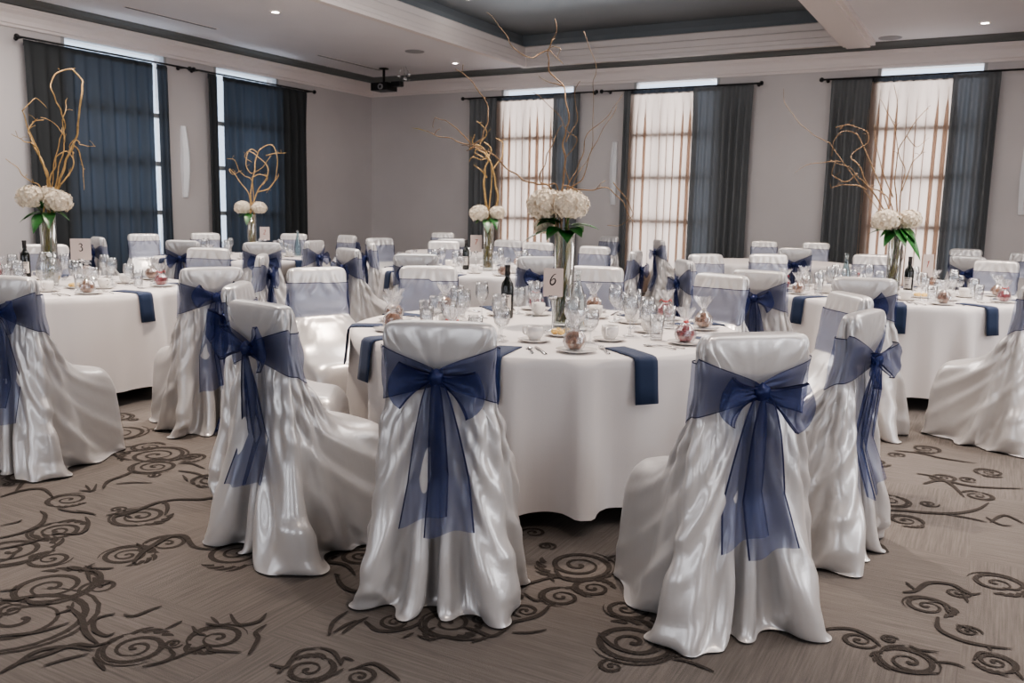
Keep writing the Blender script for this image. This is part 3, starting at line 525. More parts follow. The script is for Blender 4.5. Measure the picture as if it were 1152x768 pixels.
# curtains on their rods
def drape(axis, a0, a1, z1, off, nple, amp, seed, head=0.09, z0=0.02, taper=0.0, nz_=12, over=0.0):
    """Pleated cloth between a0 and a1, hung off the wall plane by off."""
    rnd = random.Random(seed); n = nple*8
    phs = [rnd.uniform(-0.5, 0.5) for _ in range(nple+2)]; ams = [rnd.uniform(0.5, 1.45) for _ in range(nple+2)]
    rows = []
    for j in range(nz_+1):
        t = j/nz_; z = z1-(z1-z0)*(t**1.5 if nz_ > 2 else t); row = []
        for i in range(n+1):
            u = i/n; k = u*nple; kk = int(min(k, nple-1)); fr = k-kk
            am = (ams[kk]*(1-fr)+ams[kk+1]*fr)*amp; ph = phs[kk]*(1-fr)+phs[kk+1]*fr
            low = min(1, max(0, (z1-z-head*0.4)/0.5))
            s = math.sin(2*PI*k+ph*low)
            s = math.copysign(abs(s)**0.8, s)
            d = off+am*(0.35+0.65*low)*s+0.006*math.sin(5*k+3*t*ph)*low
            x = a0+(a1-a0)*u+0.006*math.sin(9*u+4*t)
            x = x+(0.5-u)*(a1-a0)*taper*t+over*low*am/amp*math.cos(2*PI*k+ph*low)
            row.append((x, YB-d, z) if axis == 'x' else (XL+d, x, z))
        rows.append(row)
    mb = MB(); mb.grid(rows); return mb
def curtain(axis, a0, a1, nple, seed, label, group='slate blackout curtains at the windows', sheer=False, off=0.115, z1=3.53, amp=0.040):
    m = M['sheer'] if sheer else M['curtain_dark_shaded' if axis == 'y' else 'curtain']
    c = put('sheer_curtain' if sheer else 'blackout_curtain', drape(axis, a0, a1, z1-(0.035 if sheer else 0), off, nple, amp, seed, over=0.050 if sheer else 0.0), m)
    h = drape(axis, a0, a1, z1+0.025, off-0.012, nple*(2 if sheer else 1), 0.016 if sheer else 0.03, seed+50, z0=z1-0.055, nz_=2)
    put('header_tape', h, M['curtain_dark_shaded'] if axis == 'y' or sheer else M['curtain'], c, label='dark gathered heading' if sheer else None)
    tag(c, label, 'curtain', group)
curtain('x', -9.27, -8.66, 5, 1, 'dark slate curtain at the outer side of the window nearest the room corner')
curtain('x', -7.45, -6.91, 5, 2, 'blue-grey curtain between the first sheer and the long wall sconce')
curtain('x', -6.06, -5.93, 2, 3, 'narrow slate curtain gathered beside the middle sheer')
curtain('x', -4.80, -3.78, 8, 4, 'wide dark slate curtain beside the middle window of the back wall')
curtain('x', -2.56, -1.96, 5, 5, 'dark slate curtain behind the willow twigs of the vase by the third window')
curtain('x', -0.84, -0.21, 5, 6, 'slate curtain closing the back wall windows at the sheer farthest from the corner')
sh = 'cream sheer curtains lit from behind'
curtain('x', -8.72, -7.40, 9, 7, 'cream sheer curtain on the window nearest the room corner', sh, True, 0.070, amp=0.026)
curtain('x', -5.97, -4.74, 9, 8, 'cream sheer curtain on the middle window of the back wall', sh, True, 0.070, amp=0.026)
curtain('x', -2.02, -0.78, 9, 9, 'cream sheer curtain behind the vase with green leaves, third window', sh, True, 0.070, amp=0.026)
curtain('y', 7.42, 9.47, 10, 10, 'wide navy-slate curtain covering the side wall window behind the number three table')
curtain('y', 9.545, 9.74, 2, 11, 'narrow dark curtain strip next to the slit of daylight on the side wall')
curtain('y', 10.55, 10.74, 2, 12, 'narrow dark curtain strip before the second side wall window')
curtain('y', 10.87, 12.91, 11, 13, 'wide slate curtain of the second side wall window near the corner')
def rod(axis, a0, a1, zs, label, brk, fin):
    t = empty('curtain_rod')
    P = lambda a, d, z: (a, YB-d, z) if axis == 'x' else (XL+d, a, z)
    mb = MB(); mb.tube([P(a0, 0.185, zs), P(a1, 0.185, zs)], 0.014, 8); put('rod', mb, M['rod'], t)
    for a in fin:
        mb = MB(); mb.sphere(P(a, 0.185, zs), 0.036, 10, 8); put('finial', mb, M['rod'], t)
    for a in brk:
        mb = MB(); mb.tube([P(a, 0.0, zs), P(a, 0.185, zs)], 0.012, 6); mb.sphere(P(a, 0.02, zs), 0.03, 8, 6); put('bracket', mb, M['rod'], t)
    tag(t, label, 'curtain rod', 'black curtain rods')
rod('x', -9.36, -6.58, 3.55, 'black rod over the window nearest the room corner', (-9.30, -6.66), (-9.38, -6.56))
rod('x', -6.44, -3.66, 3.55, 'black rod over the middle window of the back wall', (-6.36, -3.72), (-6.46, -3.64))
rod('x', -2.68, 0.30, 3.55, 'black rod over the third window of the back wall', (-2.63, 0.2), (-2.70, 0.32))
rod('y', 7.31, 10.10, 3.56, 'black rod over the side wall window behind the number three table', (7.38, 10.03), (7.29, 10.12))
rod('y', 10.22, 13.02, 3.56, 'black rod over the second side wall window near the corner', (10.30, 12.97), (10.20, 13.04))

# wall sconces: slim folded plaster blades
def sconce(axis, a, z0, z1, label):
    mb = MB(); rows = []
    for j in range(9):
        t = j/8; z = z0+(z1-z0)*t; b = math.sin(PI*t); d = 0.045+0.075*b; w = 0.045+0.02*b
        sec = [(-w, 0.0), (-w, d*0.55), (0.01, d), (w, d*0.6), (w, 0.0)]
        rows.append([((a+q, YB-p, z) if axis == 'x' else (XL+p, a+q, z)) for q, p in sec])
    mb.grid(rows, loop_u=True)
    n = 5; mb.f.append(tuple(range(n))); mb.mi.append(0); mb.f.append(tuple(8*n+i for i in reversed(range(n)))); mb.mi.append(0)
    tag(put('wall_sconce', mb, M['sconce'], smooth=False), label, 'wall lamp', 'white blade wall sconces')
sconce('y', 10.10, 1.53, 2.67, 'white blade sconce between the two side wall windows')
sconce('x', -6.24, 1.56, 2.68, 'white blade sconce between the first and middle back wall windows')
sconce('x', 0.22, 1.5, 2.62, 'white blade sconce past the last window of the back wall')

# ceiling fittings
def downlight(x, y, z, label):
    t = empty('recessed_downlight', (x, y, z))
    mb = MB(); mb.lathe([(0.075, -0.002), (0.078, -0.012), (0.055, -0.014), (0.05, -0.004)], 20); put('trim_ring', mb, M['trim'], t)
    mb = MB(); mb.lathe([(0.0, -0.006), (0.05, -0.006)], 20); put('lens', mb, M['lamp'], t, label='lit lens')
    tag(t, label, 'ceiling lamp', 'recessed downlights')
downlight(-8.97, 9.35, ZS, 'lit downlight in the soffit over the second table row, side wall bay')
downlight(-8.94, 13.85, ZS, 'lit downlight in the soffit nearest the room corner')
downlight(-0.45, 13.85, ZS, 'lit downlight in the soffit over the third back wall window')
downlight(-7.45, 11.9, 4.62, 'lit downlight up inside the slate ceiling tray')
def ceil_disc(x, y, label):
    mb = MB(); mb.lathe([(0.0, -0.012), (0.14, -0.012), (0.16, -0.008), (0.165, 0.0)], 28)
    o = put('ceiling_speaker', mb, M['grille'], loc=(x, y, ZS)); tag(o, label, 'speaker', 'round ceiling speakers')
ceil_disc(-8.95, 12.6, 'round grey ceiling speaker in the soffit near the room corner')
ceil_disc(-1.70, 14.45, 'round ceiling speaker beside the beam end')
def slot(x, y0, y1, label):
    t = empty('slot_diffuser', (x, (y0+y1)/2, ZS)); h = (y1-y0)/2
    mb = MB(); mb.box((-0.035, -h, -0.006), (0.035, h, 0.0)); put('slot_frame', mb, M['trim'], t, smooth=False)
    mb = MB(); mb.box((-0.018, -h+0.02, -0.009), (0.018, h-0.02, -0.004)); put('air_gap', mb, M['slot'], t, smooth=False)
    tag(t, label, 'air vent', 'linear ceiling vents')
slot(-10.66, 8.25, 9.87, 'long dark air slot in the ceiling above the first side wall window')
slot(-10.74, 12.2, 14.0, 'long dark air slot in the ceiling close to the room corner')
t = empty('ceiling_projector', (-10.55, 13.85, 3.70))
mb = MB(); mb.box((-0.19, -0.16, -0.07), (0.19, 0.16, 0.07)); put('casing', mb, M['black'], t, smooth=False)
mb = MB(); mb.lathe([(0.05, 0), (0.055, 0.03), (0.03, 0.03)], 16); mb.xform(Matrix.Translation((0.05, -0.16, -0.01)) @ Matrix.Rotation(R(90), 4, 'X')); put('lens', mb, M['grille'], t)
mb = MB(); mb.tube([(0, 0, 0.07), (0, 0, 0.36)], 0.025, 10); mb.lathe([(0.09, 0.33), (0.09, 0.36)], 16, cap0=True); put('mount', mb, M['black'], t)
mb = MB(); mb.box((0.20, -0.05, 0.0), (0.40, 0.08, 0.09)); mb.tube([(0.18, 0, 0.03), (0.22, 0, 0.03)], 0.02, 8); put('side_unit', mb, M['black'], t, smooth=False)
tag(t, 'black projector hung below the ceiling in the room corner', 'projector')
t = empty('spotlight_cluster', (-10.10, 13.85, 4.05))
for k, (dx, dy, dz) in enumerate(((-0.10, 0, -0.13), (0.02, 0.03, -0.19), (0.13, 0, -0.11))):
    mb = MB(); mb.tube([(dx*0.4, 0, 0), (dx, dy, dz)], 0.008, 6); mb.sphere((dx, dy, dz-0.03), 0.042, 12, 8); put('lamp_head', mb, M['chrome'], t)
tag(t, 'small cluster of bright chrome spotlights above the projector', 'spotlight')
# ------------------------------------------------------------------ satin chair covers: a small cloth simulation on a chair frame
def smooth01(t):
    t=np.clip(t,0,1); return t*t*(3-2*t)
def rsq(s, n=4.0):
    """unit rounded square, s in [0,1): 0 = front centre (+y), goes towards +x"""
    a=2*np.pi*s
    # equal-length-ish square mapping: use perimeter parameter
    p=(s%1.0)*8.0
    x=np.where(p<1,p,np.where(p<3,1,np.where(p<5,4-p,np.where(p<7,-1,p-8))))
    y=np.where(p<1,1,np.where(p<3,2-p,np.where(p<5,-1,np.where(p<7,p-6,1))))
    l=(np.abs(x)**n+np.abs(y)**n)**(1.0/n)
    return x/l, y/l
BACK_LEAN=0.13
def back_y(z):   # centre plane of the backrest
    return -0.20-(z-0.48)*BACK_LEAN
def sim_cover(seed, N=128, steps=110, iters=12, ease=1.32):
    rng=np.random.RandomState(seed)
    s=(np.arange(N)/N)
    # gather: push u lines to the rear centre (s=0.5) near the sash
    def warp(s,g):
        d=s-0.5
        return 0.5+np.sign(d)*0.5*(np.abs(d)/0.5)**g
    rows=[]; rest_scale_h=[]; pin=[]; tag=[]
    HX=0.188; TH=0.040
    qx,qy=rsq(s,5)
    # cap rows
    for k,f in enumerate((0.25,0.6,0.9)):
        z=1.02+0.012*(1-f*f)
        rows.append(np.stack([HX*qx*(0.55+0.45*f),back_y(1.02)+TH*f*qy,np.full(N,z)],1)); pin.append(1); tag.append(0)
    zs=np.linspace(1.012,0.90,6)
    for k,z in enumerate(zs):
        g=1+0.5*smooth01((1.01-z)/0.13)
        x,y=rsq(warp(s,g),5)
        rows.append(np.stack([HX*x,back_y(z)+TH*y,np.full(N,z)],1)); pin.append(1 if k<1 else 0); tag.append(1)
    # band: at the rear it sits lower / is pulled to the knot
    for k,z in enumerate(np.linspace(0.87,0.80,3)):
        x,y=rsq(warp(s,1.42),5)
        rows.append(np.stack([HX*x,back_y(z)+TH*y,np.full(N,z)],1)); pin.append(1); tag.append(2)
    # below the sash
    nb=12
    for k in range(1,nb+1):
        t=k/nb
        z=0.80-(0.80-0.515)*t
        x,y=rsq(warp(s,1.42-0.20*t),5)
        hx=HX+0.02*t
        rows.append(np.stack([hx*x,back_y(z)+(TH+0.012*t)*y,np.full(N,z)],1)); pin.append(0); tag.append(3)
    # over the seat
    ns=11; seat_y=0.26
    for k in range(1,ns+1):
        t=k/ns
        x,y=rsq(warp(s,1.22-0.10*t),5)
        hx=0.225+0.03*t
        yr=back_y(0.5)-TH-0.02-0.03*t
        yf=back_y(0.5)+TH+0.012+(seat_y-(back_y(0.5)+TH+0.012))*t
        fr=0.5*(y+1)
        z=0.515-(1-smooth01(fr))*0.10*t-0.010*t
        rows.append(np.stack([hx*x,yr+(yf-yr)*fr,z],1)); pin.append(0); tag.append(4)
    nk=26
    zbase=rows[-1][:,2].copy()
    for k in range(1,nk+1):
        t=k/nk
        x,y=rsq(warp(s,1.12-0.12*t),5-1.5*t)
        hx=0.255+0.075*t
        yr=back_y(0.5)-TH-0.05-0.13*t; yf=seat_y+0.06*t
        fr=0.5*(y+1)
        z=zbase*(1-t)+0.012*t
        rows.append(np.stack([hx*x,yr+(yf-yr)*fr,z],1)); pin.append(0); tag.append(5)
    X=np.array(rows)                       # (M,N,3)
    M=len(X); pin=np.array(pin,float); tag=np.array(tag)
    # rest lengths
    def lenh(A): return np.linalg.norm(np.roll(A,-1,1)-A,axis=2)
    Lh=lenh(X)
    per=Lh.sum(1)
    fab=np.where(tag<=0,0,np.where(tag==1,per*1.04,0))
    Cmin=np.zeros(M)
    first=np.where(tag==2)[0][0]
    for j in range(M):
        if tag[j]==1: Cmin[j]=per[j]*(1.0+0.25*(j-3)/6)
        elif tag[j]==2: Cmin[j]=1.30
        elif tag[j]>2:
            Cmin[j]=max(1.30,per[j]*ease)
    # vary the slack round the loop
    ph=rng.rand(4)*2*np.pi
    var=1+0.10*np.sin(2*np.pi*s*3+ph[0])+0.07*np.sin(2*np.pi*s*5+ph[1])
    Rh=np.maximum(Lh*1.0,(Cmin/N)[:,None]*var[None,:])
    sd=np.exp(-((np.abs(s-0.5)-0.21)/0.085)**2)*(1+0.35*np.sin(2*np.pi*s+ph[3]))
    hs=np.zeros(M); hs[tag==3]=np.linspace(0.1,0.45,(tag==3).sum()); hs[tag==4]=0.55; hs[tag==5]=np.linspace(0.55,0.15,(tag==5).sum())
    Rh=Rh*(1+hs[:,None]*sd[None,:])
    Lv=np.linalg.norm(X[1:]-X[:-1],axis=2)
    slack=np.ones(M-1)
    for j in range(M-1):
        slack[j]={0:1.0,1:1.01,2:1.02,3:1.02,4:1.02,5:0.975}[int(tag[j+1])]
    side=np.abs(np.sin(2*np.pi*s))
    vv=1+0.03*np.sin(2*np.pi*s*2+ph[2])+0.025*np.sin(2*np.pi*s*4+ph[3])
    vs=np.zeros(M-1); vs[tag[1:]==3]=0.16; vs[tag[1:]==4]=0.14; vs[tag[1:]==5]=np.linspace(0.03,-0.07,(tag[1:]==5).sum())
    Rv=Lv*slack[:,None]*(1+vs[:,None]*sd[None,:])*np.where((tag[1:]>=5)[:,None],vv[None,:],1.0)
    w=np.where(pin>0,0.0,1.0)[:,None]*np.ones((1,N))
    # perturb: soft pleats
    P=X.copy()
    am=np.zeros(M); am[tag==1]=0.002; am[tag==3]=0.010; am[tag==4]=0.010; am[tag==5]=0.016
    for f,a in ((9,1.0),(14,0.8),(23,0.5)):
        p0=rng.rand()*6.28; dr=rng.randn()*0.02
        wave=np.sin(2*np.pi*f*s[None,:]+p0+dr*np.arange(M)[:,None]*6)
        dirs=X-np.array([0,0,0]); 
        cx=X.mean(1,keepdims=True)
        d=X-cx; d[...,2]=0; d/=np.maximum(np.linalg.norm(d,axis=2,keepdims=True),1e-6)
        P+=d*(am[:,None]*a*wave)[...,None]*(w[...,None])
    V=np.zeros_like(P)
    Rd1=np.sqrt(0.5*(Rh[:-1]**2+Rh[1:]**2)+Rv**2); 
    # skip-one bending rest = flat length
    Rb_h=(Rh+np.roll(Rh,-1,1))
    Rb_h3=(Rh+np.roll(Rh,-1,1)+np.roll(Rh,-2,1))
    Rb_v=Rv[:-1]+Rv[1:]
    def con(A,B,wa,wb,R,k,only=0):
        d=B-A; l=np.sqrt((d*d).sum(-1))+1e-9
        ws=wa+wb+1e-9
        c=(l-R)
        if only>0: c=np.maximum(c,0)   # resist stretch only
        elif only<0: c=np.minimum(c,0)
        f=(k*c/(l*ws))[...,None]*d
        return f*wa[...,None], f*wb[...,None]
    def apply_h(k,step,R,only,kk):
        for par in range(step*2 if step>1 else 2):
            if step==1:
                a=np.arange(par,N,2); b=(a+1)%N
            else:
                a=np.arange(par,N,step*2); b=(a+step)%N
            fa,fb=con(P[:,a],P[:,b],w[:,a],w[:,b],R[:,a],kk,only)
            P[:,a]+=fa; P[:,b]-=fb
    def apply_v(step,R,only,kk):
        for par in range(step*2):
            a=np.arange(par,M-step,step*2); b=a+step
            if len(a)==0: continue
            fa,fb=con(P[a],P[b],w[a],w[b],R[a],kk,only)
            P[a]+=fa; P[b]-=fb
    dt=1/50.; g=np.array([0,0,-9.8])
    dirb=np.array([0,-math.sin(math.atan(BACK_LEAN)),math.cos(math.atan(BACK_LEAN))])
    nb_=np.array([0,math.cos(math.atan(BACK_LEAN)),math.sin(math.atan(BACK_LEAN))])
    o=np.array([0,back_y(0.75),0.75])
    def box_push(Q,c,R3,h,fr,prev):
        # R3 rows: axes
        L=(Q-c)@R3.T
        dd=np.abs(L)-h
        inside=(dd<0).all(-1)
        if not inside.any(): return
        idx=np.where(inside)
        Li=L[idx]; di=dd[idx]
        ax=di.argmax(1)
        r=np.arange(len(ax))
        new=Li.copy(); new[r,ax]=np.sign(Li[r,ax])*np.asarray(h)[ax]
        moved=new@R3+c
        # friction
        pv=prev[idx]; dlt=moved-pv
        moved=pv+dlt*(1-fr)
        L2=(moved-c)@R3.T
        keep=np.sign(Li[r,ax])*np.asarray(h)[ax]
        L2[r,ax]=np.where(np.abs(L2[r,ax])<np.asarray(h)[ax],keep,L2[r,ax])
        Q[idx]=L2@R3+c
    LEGS=[(np.array([sx*0.19,-0.235,0.46]),np.array([sx*0.235,-0.385,0.0]),0.035) for sx in (-1,1)]+[(np.array([sx*0.20,0.215,0.46]),np.array([sx*0.215,0.25,0.0]),0.03) for sx in (-1,1)]
    Rback=np.array([[1,0,0],nb_,dirb]); I3=np.eye(3)
    for st in range(steps):
        prev=P.copy()
        V*=0.965
        V+=g*dt
        P+=V*dt*w[...,None]
        for it in range(iters):
            apply_h(1,1,Rh,0,0.9)
            apply_v(1,Rv,0,0.9)
            # shear
            for sg in (1,-1):
                for par in range(2):
                    a=np.arange(par,M-1,2); b=a+1
                    B=np.roll(P[b],-sg,1); wb=np.roll(w[b],-sg,1)
                    fa,fb=con(P[a],B,w[a],wb,Rd1[a],0.25,1)
                    P[a]+=fa; P[b]-=np.roll(fb,sg,1)
            apply_h(1,2,Rb_h,-1,0.10)
            apply_h(1,3,Rb_h3,-1,0.05)
            apply_v(2,Rb_v,-1,0.10)
            if it%3==2 or it==iters-1:
                box_push(P,np.array([0,0.015,0.485-0.16]),I3,[0.225,0.235,0.17],0.3,prev)
                box_push(P,o,Rback,[HX-0.006,TH-0.006,0.262],0.3,prev)
                for pa,pb,rad in LEGS:
                    ab=pb-pa; tt=np.clip(((P-pa)@ab)/(ab@ab),0,1)[...,None]
                    dv=P-(pa+tt*ab); dl=np.sqrt((dv*dv).sum(-1,keepdims=True))+1e-9
                    P+=np.where(dl<rad,dv*(rad/dl-1),0)
                fl=P[...,2]<0.006
                if fl.any():
                    P[...,2][fl]=0.006
                    P[...,:2][fl]=prev[...,:2][fl]+(P[...,:2][fl]-prev[...,:2][fl])*0.4
        P=np.where(w[...,None]>0,P,X)
        V=(P-prev)/dt
        sp=np.linalg.norm(V,axis=2,keepdims=True); V*=np.minimum(1,2.0/np.maximum(sp,1e-6))
    # light smoothing
    for _ in range(2):
        Q=P.copy()
        lap=(np.roll(P,1,1)+np.roll(P,-1,1)+np.concatenate([P[:1],P[:-1]])+np.concatenate([P[1:],P[-1:]]))/4-P
        Q+=0.35*lap; Q[-1]=P[-1]+0.3*((np.roll(P[-1],1,0)+np.roll(P[-1],-1,0))/2-P[-1]); P=Q
    # drapery swags: ridges that leave the knot and sag towards the front corners
    K=np.array([0,back_y(0.82)-TH,0.82])
    tan_u=np.roll(P,-1,1)-np.roll(P,1,1)
    tan_v=np.concatenate([P[1:],P[-1:]])-np.concatenate([P[:1],P[:-1]])
    nrm=np.cross(tan_v,tan_u); nrm/=np.maximum(np.linalg.norm(nrm,axis=2,keepdims=True),1e-9)
    cen=P.mean(1,keepdims=True)
    sgn=np.sign(((P-cen)*nrm).sum(2).mean()); nrm*=sgn
    yr=P[...,1]-K[1]
    lx=np.abs(P[...,0]); run=np.where(lx>0.19,lx.clip(0,0.24)+np.maximum(yr,0),lx)    # way round from the rear centre
    drop=np.maximum(0.84-P[...,2],0.0)
    side=np.where(P[...,0]>0,1,-1)
    rr=np.sqrt(run**2+drop**2)
    D=np.zeros(P.shape[:2])
    for sd_ in (-1,1):
        mask=(side==sd_)
        nf=7; sag0=rng.uniform(0.35,0.7)
        a0=np.linspace(0.14,1.22,nf)+rng.uniform(-0.05,0.05,nf)
        for q in range(nf):
            sag=sag0+rng.uniform(-0.06,0.06); amp=rng.uniform(0.006,0.016); wd=rng.uniform(0.016,0.032)
            phi=a0[q]                                   # 0 = straight down, pi/2 = level
            dx,dz=np.sin(phi),np.cos(phi)
            al=run*dx+drop*dz; ac=run*dz-drop*dx         # along, across
            L=rng.uniform(0.85,1.25)
            bow=sag*0.16*np.sin(np.pi*np.clip(al/L,0,1))
            e=(ac+bow)/(wd*(0.35+al/L*0.9))
            prof=np.exp(-np.abs(e)**1.25)-0.5*np.exp(-((e-1.7)/1.0)**2)
            env=smooth01(al/0.10)*(1-smooth01((al-L*0.75)/(L*0.35)))
            D+=np.where(mask,amp*prof*env,0)
    D*=smooth01((run-0.02)/0.08)*smooth01((0.80-P[...,2])/0.06)*smooth01((P[...,2]-0.01)/0.08)
    front=smooth01((P[...,1]-0.16)/0.10)*(lx<0.2); D*=1-front
    top=(P[...,2]>0.44)&(P[...,1]>-0.15)&(lx<0.2); D*=np.where(top,0.3,1)
    # gathers above the sash run into the knot
    phi=np.arctan2(P[...,0],np.maximum(P[...,2]-0.80,1e-3))
    up=smooth01((P[...,2]-0.865)/0.03)*(1-smooth01((P[...,2]-0.985)/0.03))*((P[...,1]-(-0.20-(P[...,2]-0.48)*BACK_LEAN))<-0.02)
    D=D+up*0.0045*(np.abs(np.sin(phi*7+ph[0]))**0.7-0.5+0.4*np.sin(phi*17+ph[1]))
    P=P+nrm*D[...,None]
    P[...,2]=np.maximum(P[...,2],0.004)
    return P
def trim_hem(P, extra=0.012):
    """Cut away cloth that lies flat on the carpet so that the hem just brushes it."""
    M_, N_, _ = P.shape
    j0 = M_-27
    ends = np.full(N_, float(M_-1))
    for i in range(N_):
        for j in range(j0+4, M_-1):
            if P[j, i, 2] < 0.011:
                ends[i] = j+0.35; break
    for _ in range(2):
        ends = 0.5*ends+0.25*(np.roll(ends, 1)+np.roll(ends, -1))
    Q = P.copy()
    for i in range(N_):
        s = np.linspace(j0, ends[i], M_-j0)
        a = np.floor(s).astype(int).clip(0, M_-2); f = (s-a)[:, None]
        Q[j0:, i] = P[a, i]*(1-f)+P[a+1, i]*f
    return Q
def clamp_band(P):
    """Hold the cloth close to the backrest where the sash goes round."""
    z = P[..., 2]; y0 = -0.20-(z-0.48)*BACK_LEAN
    ly = P[..., 1]-y0; lx = P[..., 0]
    k = smooth01((z-0.69)/0.04)*(1-smooth01((z-0.95)/0.03))
    rear = (ly < 0)&(np.abs(lx) < 0.135)
    k = np.where(rear, k*smooth01((z-0.80)/0.03)*0.8, k)
    l = (np.abs(lx/0.194)**5+np.abs(ly/0.048)**5)**0.2      # stay inside the loop of the sash
    f = 1/np.maximum(l, 1)
    P = P.copy()
    P[..., 0] = lx*(1+(f-1)*k); P[..., 1] = y0+ly*(1+(f-1)*k)
    return P
def cover_mesh(P, name, flip=False):
    M_, N_, _ = P.shape
    Q = P.copy()
    if flip: Q[..., 0] *= -1
    mb = MB(); mb.grid([[tuple(p) for p in row] for row in Q], loop_u=True)
    mb.f.append(tuple(range(N_))); mb.mi.append(0)
    if flip: mb.f = [tuple(reversed(f)) for f in mb.f]
    me = mb.mesh(name, [M['satin']])
    bm = bmesh.new(); bm.from_mesh(me)
    bmesh.ops.recalc_face_normals(bm, faces=bm.faces)
    bm.to_mesh(me); bm.free()
    # one smoothing subdivision, frozen into the mesh
    o = bpy.data.objects.new('tmp', me); COL.objects.link(o)
    md = o.modifiers.new('s', 'SUBSURF'); md.levels = 1; md.render_levels = 1
    dg = bpy.context.evaluated_depsgraph_get()
    out = bpy.data.meshes.new_from_object(o.evaluated_get(dg)); out.name = name
    COL.objects.unlink(o); bpy.data.objects.remove(o)
    out.polygons.foreach_set('use_smooth', [True]*len(out.polygons))
    return out

def set_dens(me, vals):
    a = me.attributes.new('dens', 'FLOAT', 'POINT'); a.data.foreach_set('value', [float(v) for v in vals])

def sash_mesh(seed):
    rnd = random.Random(seed); N_ = 96; K = 14
    s = np.arange(N_)/N_
    qx, qy = rsq(s, 5)
    ph = [rnd.uniform(0, 6.28) for _ in range(4)]
    rows = []; dens = []
    kz = 0.845+rnd.uniform(-0.012, 0.012)
    zt_l, zt_r = 0.935+rnd.uniform(-0.012, 0.012), 0.935+rnd.uniform(-0.012, 0.012)
    for j in range(K+1):
        v = j/K; row = []
        for i in range(N_):
            x = qx[i]; rear = max(0.0, -qy[i]) if abs(x) < 0.99 else 0.0
            tilt = zt_l if x < 0 else zt_r
            top, bot = tilt, 0.715
            ax = abs(x)
            if qy[i] < -0.3:
                g = 1-min(1, ax/1.0)**0.75
                top = top+0.015*(1-g)+(kz+0.022-top)*g**0.8; bot = 0.75+(kz-0.026-0.75)*g**0.8
            else:
                g = 0; bot = 0.715+0.035*float(smooth01((0.9-qy[i])/1.2))
            z = bot+(top-bot)*v
            e = 0.013+0.004*g+0.010*g*abs(math.sin(v*PI*4.5+ph[0]+x*2))*(1 if g > 0 else 0)+0.002*math.sin(v*9+i*0.35+ph[1])
            if g == 0: e += 0.0025*math.sin(v*PI*3+ph[2]+0.2*x)
            px = (0.188+e)*x; py = back_y(z)+(0.040+e)*qy[i]-0.010*g
            row.append((px, py, z)); dens.append(0.24+0.46*g**1.2+(0.14 if qy[i] < -0.3 else 0))
        rows.append(row)
    # thin dark hems along both edges
    def lerp(a, b, t): return tuple(a[k]+(b[k]-a[k])*t for k in range(3))
    r2 = [rows[0], [lerp(a, b, 0.28) for a, b in zip(rows[0], rows[1])]]+rows[1:-1]+[[lerp(a, b, 0.72) for a, b in zip(rows[-2], rows[-1])], rows[-1]]
    d2 = dens[:N_]+dens[:N_]+dens[N_:-N_]+dens[-N_:]+dens[-N_:]
    mb = MB(); mb.grid(r2, loop_u=True, mi=0, edge_mi=1)
    me = mb.mesh('sash', [M['organza'], M['organza_hem']]); set_dens(me, d2)
    return me, kz

def strip_mesh(name, rows, dens):
    """rows along the ribbon, each from edge to edge; dark hems on the long edges and the cut end."""
    out = []
    for row in rows:
        a, b = Vector(row[0]), Vector(row[1]); c, d = Vector(row[-1]), Vector(row[-2])
        f = lambda p, q: p+(q-p)*min(1, 0.006/max(1e-6, (q-p).length))
        out.append([row[0], tuple(f(a, b))]+list(row[1:-1])+[tuple(f(c, d)), row[-1]])
    n = len(out[0]); mb = MB(); vs = [p for r in out for p in r]; fs = []; mi = []
    for j in range(len(out)-1):
        for i in range(n-1):
            fs.append((j*n+i, j*n+i+1, (j+1)*n+i+1, (j+1)*n+i))
            mi.append(1 if i in (0, n-2) else 0)
    mb.v = [tuple(map(float, p)) for p in vs]; mb.f = fs; mb.mi = mi
    me = mb.mesh(name, [M['organza'], M['organza_hem']])
    set_dens(me, [dens[j] for j in range(len(out)) for _ in range(n)])
    return me

